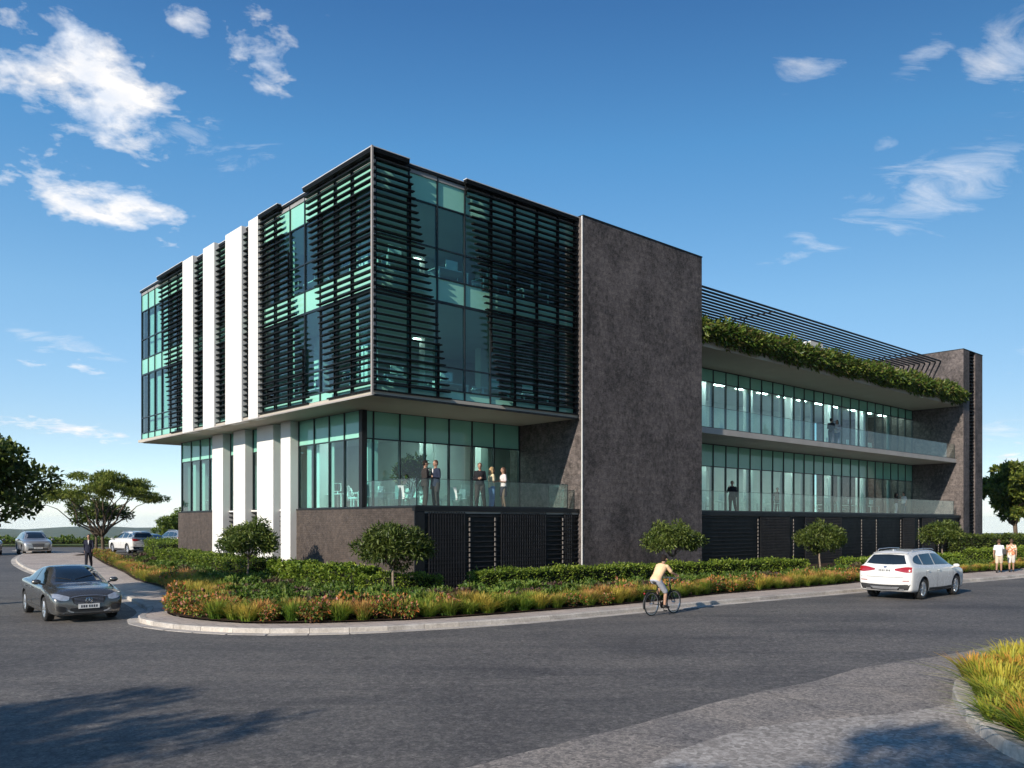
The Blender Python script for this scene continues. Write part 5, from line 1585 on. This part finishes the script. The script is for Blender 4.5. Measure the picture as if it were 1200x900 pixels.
# on the corner terrace
zt = FL0
def on(t, s): return LW(t, s, zt)
p1, p2 = on(2.86, .75), on(3.26, .6)
person('man in a dark suit at the left of the pair talking on the corner terrace', p1, face_to(p1, p2), 'shift', ('fold', 'down'), (.035, .03, .028), (.05, .042, .038), hair='hair_dark', h=1.84, coat=True)
person('man in a navy suit at the right of the pair talking on the corner terrace', p2, (-.75, -.66), 'stand', ('down', 'fold'), NAVY, (.045, .04, .04), hair='hair_brown', h=1.86, coat=True)
p3 = on(5.38, .5)
person('man in black standing alone with folded arms on the corner terrace', p3, (.1, -1), 'shift', ('fold', 'fold'), K, (.04, .035, .033), hair='hair_brown', h=1.85)
p4, p5 = on(6.1, .6), on(6.6, .45)
person('fair haired woman in cream top and blue jeans on the corner terrace', p4, face_to(p4, p5), 'stand', ('fold', 'down'), (.60, .52, .33), (.10, .20, .36), hair='hair_fair', long_hair=True, female=True, h=1.72, shoes='shoe_white', sleeve='short')
person('woman in white top and dark skirt on the corner terrace', p5, face_to(p5, p4), 'shift', ('hip', 'fold'), (.62, .55, .55), (.03, .028, .045), lower='skirt', hair='hair_brown', long_hair=True, female=True, h=1.72, sleeve='short')
# on the wing terrace and balcony
def wing(px, s, z):
    X0 = CORNER.x + CA.x * s; Y0 = CORNER.y + CA.y * s; rr = (px - 600) / F
    return LW((rr * Y0 - X0) / (CB.x - CB.y * rr), s, z)
q = wing(858, 1.6, FL0 - .02)
person('man in black standing on the lower wing terrace near the stone slab', q, (-.3, -1), 'shift', ('phone', 'down'), K, K, h=1.82)
q = wing(1050, 2.4, FL0 - .02)
person('woman in dark top and white trousers on the lower wing terrace near the tower', q, (.9, -.3), 'stand', ('fold', 'down'), (.03, .015, .012), (.55, .52, .48), hair='hair_dark', long_hair=True, female=True, h=1.70)
q2 = wing(1059, 2.3, FL0 - .02)
person('person in white shirt beside the woman in white trousers near the tower', q2, (-.9, -.4), 'stand', ('chin', 'down'), (.6, .58, .55), (.05, .10, .12), hair='hair_dark', h=1.74, sleeve='short')
q = wing(974, 1.3, 7.64); q2 = wing(981, 1.35, 7.64)
person('man in dark jacket at the left of the close pair on the upper balcony', q, face_to(q, q2), 'stand', ('fold', 'fold'), (.03, .03, .035), (.06, .07, .10), h=1.80)
person('person in pale shirt at the right of the close pair on the upper balcony', q2, face_to(q2, q), 'stand', ('down', 'fold'), (.40, .33, .32), (.09, .12, .18), h=1.76, long_hair=True)
q = wing(911, 4.6, FL0)
person('person in dark clothes with a white top front standing behind the lower wing glass', q, (-.2, -1), 'stand', ('down', 'hip'), (.10, .07, .06), (.03, .03, .035), hair='hair_dark', h=1.78)
# on the footpaths
q = Vector((-23.7, 47.3, gh(-23.7, 47.3) + KERB_Z - .006))
person('man in a dark suit walking on the footpath behind the saloon car', q, (.35, -1), 'walk', ('swing_b', 'swing_f'), (.018, .02, .035), (.018, .018, .025), skin='skin_a', hair='hair_dark', h=1.88, coat=True)
q = Vector((24.9, 43.2, KERB_Z - .006)); q2 = Vector((25.95, 43.9, KERB_Z - .006))
wa = person('person in white shirt and pale shorts with a dark bag on the right footpath', q, (.55, .83), 'walk', ('swing_f', 'swing_b'), (.70, .72, .74), (.58, .48, .36), sleeve='short', lower='shorts', hair='hair_brown', h=1.70)
wb = person('person in peach patterned shirt and white shorts walking at the right end of the footpath', q2, (.5, .86), 'walk', ('swing_b', 'swing_f'), ('pattern',), (.66, .62, .58), sleeve='short', lower='shorts', hair='hair_brown', h=1.70)
# the dark shoulder bag carried by the first walker
bg = MB(); bg.box(-.11, .11, -.05, .05, -.15, .13)
bag = bg.mesh('shoulder_bag', M['trimblack'])
bo = link_mesh('shoulder_bag', bag); bo.location = q + Vector((.20, -.10, 1.08)); bo.rotation_euler = (0, .12, math.atan2(-.55, .83)); bvm = bo.modifiers.new('b', 'BEVEL'); bvm.width = .03; bvm.segments = 3
tag(bo, 'dark shoulder bag on the back of the walker in the white shirt', 'bag')
stp = MB(); stp.tube([(-.08, .0, .12), (-.14, .08, .28), (-.22, .14, .42)], .012, 6); st_o = stp.build('strap', M['trimblack'], bo)
# ------------------------------------------------------------------ bicycle and rider
bx, by = 4.02, 24.35
bdir = Vector((.73, .68, 0)).normalized()
bike = empty('bicycle', (bx, by, .0), math.atan2(bdir.y, bdir.x), 'black city bicycle ridden along the kerb', 'bicycle')
WR = .345; RX, FX = 0.0, 1.06
for nm, x in (('rear', RX), ('front', FX)):
    w = MB(); w.lathe([(WR - .03, -.016), (WR - .012, -.019), (WR, -.008), (WR, .008), (WR - .012, .019), (WR - .03, .016), (WR - .03, -.016)], 36, 'y', (x, 0, WR))
    wh = w.build('wheel', M['rubber'], bike, smooth=True, recalc=True)
    rm = MB(); rm.lathe([(WR - .032, -.012), (WR - .032, .012), (WR - .05, .010), (WR - .05, -.010), (WR - .032, -.012)], 36, 'y', (x, 0, WR)); rm.tube([(x, -.05, WR), (x, .05, WR)], .02, 8)
    rm.build('rim', M['steel'], wh)
    sp = MB()
    for k in range(20):
        a = 2 * math.pi * k / 20
        sp.tube([(x, .02 * (-1) ** k, WR), (x + math.cos(a) * (WR - .045), 0, WR + math.sin(a) * (WR - .045))], .0022, 4, caps=False)
    sp.build('spokes', M['steel'], wh)
    md = MB()
    pts = [(x + math.cos(a) * (WR + .03), 0, WR + math.sin(a) * (WR + .03)) for a in np.linspace(R(15 if nm == 'front' else 20), R(170 if nm == 'front' else 200), 16)]
    md.tube(pts, .022, 6, flat=.35); md.build('mudguard', M['trimblack'], bike)
fr = MB(); bb = (.44, 0, .29); seat_t = (.28, 0, .80); ht = (.88, 0, .86); hb_ = (.91, 0, .70)
fr.tube([bb, seat_t], .017, 8); fr.tube([seat_t, ht], .016, 8); fr.tube([bb, hb_], .019, 8); fr.tube([ht, hb_], .021, 8)
for s in (-1, 1):
    fr.tube([bb, (RX, s * .06, WR)], .010, 6); fr.tube([(.29, s * .02, .74), (RX, s * .06, WR)], .009, 6)
fr.build('frame', M['black'], bike, smooth=True)
fk = MB()
for s in (-1, 1): fk.tube([hb_, (.93, s * .05, .64), (FX, s * .055, WR)], .012, 6)
fk.build('fork', M['black'], bike, smooth=True)
hbm = MB(); hbm.tube([ht, (.865, 0, 1.02), (.90, 0, 1.06)], .014, 8); hbm.tube([(.70, -.27, 1.05), (.82, -.25, 1.06), (.91, -.14, 1.07), (.91, .14, 1.07), (.82, .25, 1.06), (.70, .27, 1.05)], .012, 8)
hbm.build('handlebar', M['steel'], bike, smooth=True)
sdm = MB(); sdm.tube([seat_t, (.26, 0, .93)], .013, 8); sdm.ellipsoid((.20, 0, .955), .13, .085, .035, 14, 8); sdm.ellipsoid((.34, 0, .955), .10, .035, .028, 10, 6)
sdm.build('saddle', M['trimblack'], bike, smooth=True)
cr = MB(); cr.lathe([(.001, -.05), (.095, -.05), (.095, -.042), (.001, -.042), (.001, -.05)], 24, 'y', bb)
cr.tube([(.44, -.07, .29), (.50, -.075, .13)], .011, 6); cr.tube([(.44, .07, .29), (.38, .075, .45)], .011, 6)
cr.box(.455, .545, -.16, -.08, .115, .14); cr.box(.335, .425, .08, .16, .44, .465)
cr.build('crank', M['black'], bike)
rk = MB()
for s in (-1, 1): rk.tube([(.18, s * .06, .74), (-.28, s * .06, .74), (-.30, s * .05, .74)], .007, 5); rk.tube([(RX, s * .065, WR), (-.12, s * .06, .74)], .006, 5)
for k in range(4): rk.tube([(.1 - .12 * k, -.06, .74), (.1 - .12 * k, .06, .74)], .006, 5)
rk.build('luggage_rack', M['black'], bike)
lp = MB(); lp.ellipsoid((-.33, 0, .66), .02, .03, .03, 8, 6); lp.build('rear_lamp', M['tail'], bike)
# rider: pelvis over the saddle
rp = Vector((bx, by, 0)) + bdir * .22
person('cyclist in a peach shirt and pale shorts riding along the kerb', (rp.x, rp.y, .075), bdir, 'cycle', ('bars', 'bars'), (.74, .50, .30), (.42, .43, .48), sleeve='short', lower='shorts', hair='hair_dark', h=1.72, vox=.008)

# ------------------------------------------------------------------ furniture inside, seen through the glass
def desk_proto():
    d = empty('desk', (0, 0, 0), 0, 'white office desk behind the glass', 'desk', 'white office desks')
    MB().box(-.75, .75, -.38, .38, .70, .735).build('desktop', M['desk'], d)
    for x, y in ((-.7, -.33), (.7, -.33), (.7, .33), (-.7, .33)): MB().box(x - .025, x + .025, y - .025, y + .025, 0, .699).build('leg', M['desk'], d)
    return d
def chair_proto():
    c = empty('office_chair', (0, 0, 0), 0, 'white office chair behind the glass', 'chair', 'white office chairs')
    s = MB(); s.loft([[(x * .24, y * .23, z) for x, y in ((-1, -.8), (-.8, -1), (.8, -1), (1, -.8), (1, .8), (.8, 1), (-.8, 1), (-1, .8))] for z in (.44, .50)]); s.build('seat', M['chair_white'], c)
    b = MB(); b.loft([[(x, .21 + .10 * (u ** 2) + y, .52 + u * .48) for x, y in ((-.22 + .05 * u, -.015), (.22 - .05 * u, -.015), (.22 - .05 * u, .02), (-.22 + .05 * u, .02))] for u in (0, .35, .7, 1)]); b.build('backrest', M['chair_white'], c)
    g = MB(); g.tube([(0, 0, .08), (0, 0, .44)], .03, 8)
    for k in range(5):
        a = 2 * math.pi * k / 5; g.tube([(0, 0, .10), (math.cos(a) * .28, math.sin(a) * .28, .05)], [.022, .015], 6); g.ellipsoid((math.cos(a) * .28, math.sin(a) * .28, .03), .03, .03, .03, 8, 6)
    g.build('base', M['steel'], c)
    return c
def monitor_proto():
    m = empty('monitor', (0, 0, 0), 0, 'computer monitor with a white back on an office desk', 'monitor', 'office monitors')
    MB().box(-.29, .29, -.02, .02, .12, .48).build('casing', M['desk'], m)
    MB().box(-.275, .275, .0205, .024, .135, .465).build('screen', M['screen'], m)
    MB().tube([(0, -.01, .01), (0, -.03, .15)], .02, 6).box(-.11, .11, -.09, .07, 0, .012).build('stand', M['steel'], m)
    return m
DP, CP, MP = desk_proto(), chair_proto(), monitor_proto()
used = [0, 0, 0]
def put(i, P, loc, rz):
    o = P if used[i] == 0 else copy_tree(P); used[i] += 1
    o.location = loc; o.rotation_euler = (0, 0, rz); return o
spots = []
for z in (FL1 + .002, FL2 + .002):
    for t in (1.9, 4.3, 6.5, 8.8): spots.append((t, 1.15, z, 0))
    for s in (3.6, 5.9, 8.3, 18.8, 21.2, 23.2): spots.append((1.2, s, z, 1))
for t in (3.6, 5.9, 8.6): spots.append((t, 5.3, FL0 + .002, 0))
for s in (5.6, 7.9, 19.0, 21.4): spots.append((3.3, s, FL0 + .002, 1))
for z in (FL0, 7.662):
    for t in (25.6, 28.3, 31.2, 34.5, 38, 41.5, 45, 48.5): spots.append((t, 4.75, z, 0))
for (t, s, z, o) in spots:
    rz = ANG + (math.pi / 2 if o else 0) + random.uniform(-.04, .04)
    put(0, DP, LW(t, s, z), rz)
    inn = (CA if not o else CB)
    c = LW(t + random.uniform(-.1, .1), s, z) + inn * .62; put(1, CP, c, rz + random.uniform(-.4, .4))
    m = LW(t, s, z + .737) + (CB if not o else CA) * random.uniform(-.3, .3); put(2, MP, m, rz if not o else rz)
# lounge chairs and cafe tables of the corner terrace room
def table_proto():
    d = empty('cafe_table', (0, 0, 0), 0, 'small round white table inside the corner glass', 'table', 'white tables inside the corner glass')
    MB().lathe([(.001, .71), (.38, .71), (.39, .725), (.38, .74), (.001, .74)], 24).build('tabletop', M['desk'], d)
    MB().tube([(0, 0, .02), (0, 0, .71)], .03, 8).lathe([(.001, 0), (.24, 0), (.22, .02), (.001, .03)], 20).build('pedestal', M['steel'], d)
    return d
TP = table_proto(); n = 0
for t, s in ((2.75, 4.7), (4.35, 4.55), (7.2, 4.6)):
    o = TP if n == 0 else copy_tree(TP); n += 1; o.location = LW(t, s, FL0 + .002)
    for a in (.4, 2.2, 4.1): put(1, CP, LW(t + .62 * math.cos(a), s + .5 * math.sin(a), FL0 + .002), ANG + a - math.pi / 2)
# tall indoor plant by the terrace glass
r = np.random.default_rng(600)
ip = empty('potted_plant', LW(5.2, 4.9, FL0), 0, 'tall dark leafy potted plant just inside the terrace glass', 'plant')
MB().lathe([(.001, 0), (.20, 0), (.27, .5), (.24, .5), (.22, .42), (.001, .42)], 20).build('pot', M['desk'], ip, smooth=False)
mb = MB(); cl = []
for k in range(6):
    a = k * 1.05; e = (math.cos(a) * .5, math.sin(a) * .35, 1.5 + .25 * (k % 3)); mb.tube(wiggle((0, 0, .4), e, r, 4, .04), [.03, .025, .02, .015, .01], 6); cl.append((e, (.42, .42, .38)))
mb.build('stem', M['bark'], ip)
V, Fc = clump_leaves(cl, r, 900, .26, .06); link_mesh('leaves', np_mesh('leaves', V, Fc, M['leaf_dark']), ip)
# ------------------------------------------------------------------ sky, sun, air, camera
world = bpy.data.worlds.new('World'); scene.world = world; world.use_nodes = True
nt = world.node_tree; nt.nodes.clear()
def wn(t, **k):
    n = nt.nodes.new(t)
    for a, b in k.items(): setattr(n, a, b)
    return n
def wl(a, b): nt.links.new(a, b)
def wm(op, a, b=None, c=None, clamp=False):
    n = wn('ShaderNodeMath', operation=op); n.use_clamp = clamp
    for i, v in enumerate((a, b, c)):
        if v is None: continue
        if isinstance(v, (int, float)): n.inputs[i].default_value = v
        else: wl(v, n.inputs[i])
    return n.outputs[0]
tc = wn('ShaderNodeTexCoord'); sx = wn('ShaderNodeSeparateXYZ'); wl(tc.outputs['Generated'], sx.inputs[0])
X, Y, Z = sx.outputs
zc = wm('MAXIMUM', Z, 0.012)
cv = wn('ShaderNodeCombineXYZ'); wl(X, cv.inputs[0]); wl(Y, cv.inputs[1]); wl(zc, cv.inputs[2])
sky = wn('ShaderNodeTexSky', sky_type='NISHITA'); sky.sun_disc = False
sky.sun_elevation = SUN_EL; sky.sun_rotation = math.atan2(-SUN_DIR.x, -SUN_DIR.y)
sky.air_density = 1.0; sky.dust_density = 0.0; sky.ozone_density = 4.0; sky.altitude = 50
wl(cv.outputs[0], sky.inputs[0])
# clear deep-blue air: the sky light keeps its blue overhead and pales evenly towards the horizon
rp = wn('ShaderNodeValToRGB'); e = rp.color_ramp.elements
STOPS = [(0, (1.30, 1.36, 1.72)), (.05, (1.34, 1.34, 1.46)), (.1, (1.30, 1.24, 1.25)), (.24, (1.28, 1.46, 1.40)), (.4, (.86, 1.40, 1.50)), (.52, (.62, 1.08, 1.32)), (1, (.6, 1.0, 1.25))]
while len(e) < len(STOPS): e.new(.5)
for el_, (q, c) in zip(e, STOPS): el_.position = q; el_.color = (c[0] / 2, c[1] / 2, c[2] / 2, 1)
wl(zc, rp.inputs[0])
SKYF = wm('SUBTRACT', 1.0, wm('MULTIPLY', X, .42))
v1 = wn('ShaderNodeVectorMath', operation='MULTIPLY'); wl(sky.outputs[0], v1.inputs[0]); wl(rp.outputs[0], v1.inputs[1])
v2 = wn('ShaderNodeVectorMath', operation='SCALE'); wl(v1.outputs[0], v2.inputs[0]); wl(wm('MULTIPLY', SKYF, 2.0 / 1.23), v2.inputs[3])
SKYC = v2.outputs[0]
# clouds: noise on a flat layer overhead, gathered in a few banks of the sky (azimuth / elevation)
az = wm('ARCTAN2', X, Y); el = wm('ARCSINE', zc)
za = wm('ADD', zc, .16)
cp = wn('ShaderNodeCombineXYZ'); wl(wm('DIVIDE', X, za), cp.inputs[0]); wl(wm('DIVIDE', Y, za), cp.inputs[1])
def cnoise(scale, detail, rough, dist, stretch=(1, 1, 1), rot=0):
    mp = wn('ShaderNodeMapping'); mp.inputs['Scale'].default_value = stretch; mp.inputs['Rotation'].default_value = (0, 0, rot); wl(cp.outputs[0], mp.inputs[0])
    n = wn('ShaderNodeTexNoise'); n.inputs['Scale'].default_value = scale; n.inputs['Detail'].default_value = detail; n.inputs['Roughness'].default_value = rough; n.inputs['Distortion'].default_value = dist
    wl(mp.outputs[0], n.inputs['Vector']); return n.outputs['Fac']
puff = wm('ADD', wm('MULTIPLY', cnoise(8.0, 8, .58, .3), .62), wm('MULTIPLY', cnoise(19.0, 8, .6, .3), .38))
wisp = cnoise(5.0, 10, .66, .9, (1.0, 2.1, 1), R(-28))
def blob(px, py, wx, wy, tilt=0, amp=1.0):
    """a bank of cloud: centre and half size given as directions (from photo pixels)"""
    dx, dz = (px - 600) / F, (HORIZON - py) / F
    a0 = math.atan2(dx, 1); e0 = math.atan2(dz, math.hypot(dx, 1)); ca = math.cos(a0)
    wa = wx / F * ca * ca; we = wy / F * ca
    da = wm('SUBTRACT', az, a0); de = wm('SUBTRACT', el, e0); c, s = math.cos(tilt), math.sin(tilt)
    u = wm('DIVIDE', wm('ADD', wm('MULTIPLY', da, c), wm('MULTIPLY', de, s)), wa)
    v = wm('DIVIDE', wm('SUBTRACT', wm('MULTIPLY', de, c), wm('MULTIPLY', da, s)), we)
    q = wm('ADD', wm('MULTIPLY', u, u), wm('MULTIPLY', v, v))
    return wm('MULTIPLY', wm('POWER', 2.718, wm('MULTIPLY', q, -1.0)), amp)
def total(L):
    t = L[0]
    for b in L[1:]: t = wm('MAXIMUM', t, b)
    return t
PUFF = total([blob(120, 100, 140, 85, R(-6), 1.26), blob(20, 85, 90, 40, 0, 1.05), blob(110, 235, 160, 50, R(-8), 1.16), blob(30, 215, 80, 22, 0, .92), blob(200, 258, 60, 24, 0, .95), blob(305, 55, 80, 65, R(-35), 1.0),
              blob(60, 40, 120, 40, 0, .9), blob(215, 25, 70, 40, 0, .95), blob(90, 505, 110, 17, R(-6), 1.05), blob(20, 495, 70, 15, 0, 1.0), blob(230, 520, 70, 10, 0, .9), blob(95, 430, 55, 16, R(-20), .95), blob(40, 425, 60, 10, 0, .85),
              blob(1190, 540, 50, 30, 0, 1.0), blob(380, 15, 40, 30, 0, .85), blob(270, 235, 60, 20, 0, .85)])
WISP = total([blob(1110, 215, 150, 55, R(14), 1.08), blob(1020, 240, 60, 26, R(8), 1.0), blob(1180, 60, 80, 55, R(20), 1.05), blob(930, 90, 70, 34, R(10), .86), blob(1085, 60, 60, 26, R(20), .9), blob(940, 290, 90, 24, R(8), .86), blob(1040, 170, 30, 14, 0, .9),
              blob(60, 400, 110, 18, R(-10), .9), blob(240, 170, 120, 40, 0, .8), blob(1180, 420, 70, 30, 0, .7), blob(1180, 505, 70, 20, 0, .9), blob(80, 545, 160, 14, 0, .85)])
def cover(noise, mask, lo, hi):
    return wm('SMOOTH_MIN', 1.0, wm('MULTIPLY', wm('SUBTRACT', wm('ADD', noise, wm('MULTIPLY', wm('SUBTRACT', mask, 1.0), .42)), lo), 1 / (hi - lo)), .1)
c1 = wm('MAXIMUM', cover(puff, PUFF, .42, .60), 0.0, clamp=True); c2 = wm('MAXIMUM', cover(wisp, WISP, .37, .74), 0.0, clamp=True)
cl = wm('MAXIMUM', c1, wm('MULTIPLY', c2, .68), clamp=True)
# cloud tone: brighter, slightly warm tops, greyer thick middles
shade = cnoise(9.0, 6, .6, .2)
cr = wn('ShaderNodeValToRGB'); cr.color_ramp.elements[0].position = .35; cr.color_ramp.elements[0].color = (6.0, 6.6, 7.6, 1); cr.color_ramp.elements[1].position = .62; cr.color_ramp.elements[1].color = (8.6, 8.3, 8.0, 1)
wl(shade, cr.inputs[0])
mx = wn('ShaderNodeMix', data_type='RGBA'); wl(wm('MULTIPLY', cl, .92), mx.inputs[0]); wl(SKYC, mx.inputs[6]); wl(cr.outputs[0], mx.inputs[7])
bg = wn('ShaderNodeBackground'); bg.inputs[1].default_value = 0.10; wl(mx.outputs[2], bg.inputs[0])
wo = wn('ShaderNodeOutputWorld'); wl(bg.outputs[0], wo.inputs[0])

sun = bpy.data.lights.new('sun', 'SUN'); sun.energy = 4.7; sun.angle = R(.53); sun.color = (1.0, .90, .76)
so = bpy.data.objects.new('sun', sun); COL.objects.link(so); so.rotation_euler = SUN_DIR.to_track_quat('-Z', 'Y').to_euler(); so.location = (-20, -25, 30)

# air: thin even haze round the whole place
HZ = True
if HZ:
    hz = MB().box(-5200, 5200, -5200, 5200, -66, 30).build('haze', None)
    hz.data.materials.clear()
    t = NT('haze_air'); v = t.n('ShaderNodeVolumePrincipled'); v.inputs['Color'].default_value = (.58, .78, 1, 1); v.inputs['Density'].default_value = 0.7e-4; v.inputs['Anisotropy'].default_value = .2
    t.l(v.outputs[0], t.out.inputs['Volume']); hz.data.materials.append(t.mat); tag(hz, kind='stuff')
    t.mat.cycles.homogeneous_volume = True if hasattr(t.mat, 'cycles') and hasattr(t.mat.cycles, 'homogeneous_volume') else None

cam = bpy.data.cameras.new('camera'); cam.lens = F / 1200 * 36; cam.sensor_width = 36; cam.sensor_fit = 'HORIZONTAL'; cam.shift_y = (HORIZON - 450) / 1200
cam.clip_start = .1; cam.clip_end = 20000
co = bpy.data.objects.new('camera', cam); COL.objects.link(co); co.location = (0, 0, CAM_H); co.rotation_euler = (R(90), 0, 0); scene.camera = co
vs = scene.view_settings; scene.display_settings.display_device = 'sRGB'
vs.view_transform = 'Standard'; vs.look = 'None'; vs.exposure = 0.4; vs.gamma = 1.0; vs.use_curve_mapping = False
cy = scene.cycles; scene.render.engine = 'CYCLES'
cy.max_bounces = 10; cy.diffuse_bounces = 3; cy.glossy_bounces = 4; cy.transmission_bounces = 4; cy.transparent_max_bounces = 24; cy.volume_bounces = 0
cy.caustics_reflective = False; cy.caustics_refractive = False; cy.sample_clamp_indirect = 6
cy.use_denoising = True
try:
    cy.denoiser = 'OPENIMAGEDENOISE'; cy.denoising_input_passes = 'RGB_ALBEDO_NORMAL'
except Exception as e: print(e)
cy.use_adaptive_sampling = True; cy.adaptive_threshold = .015
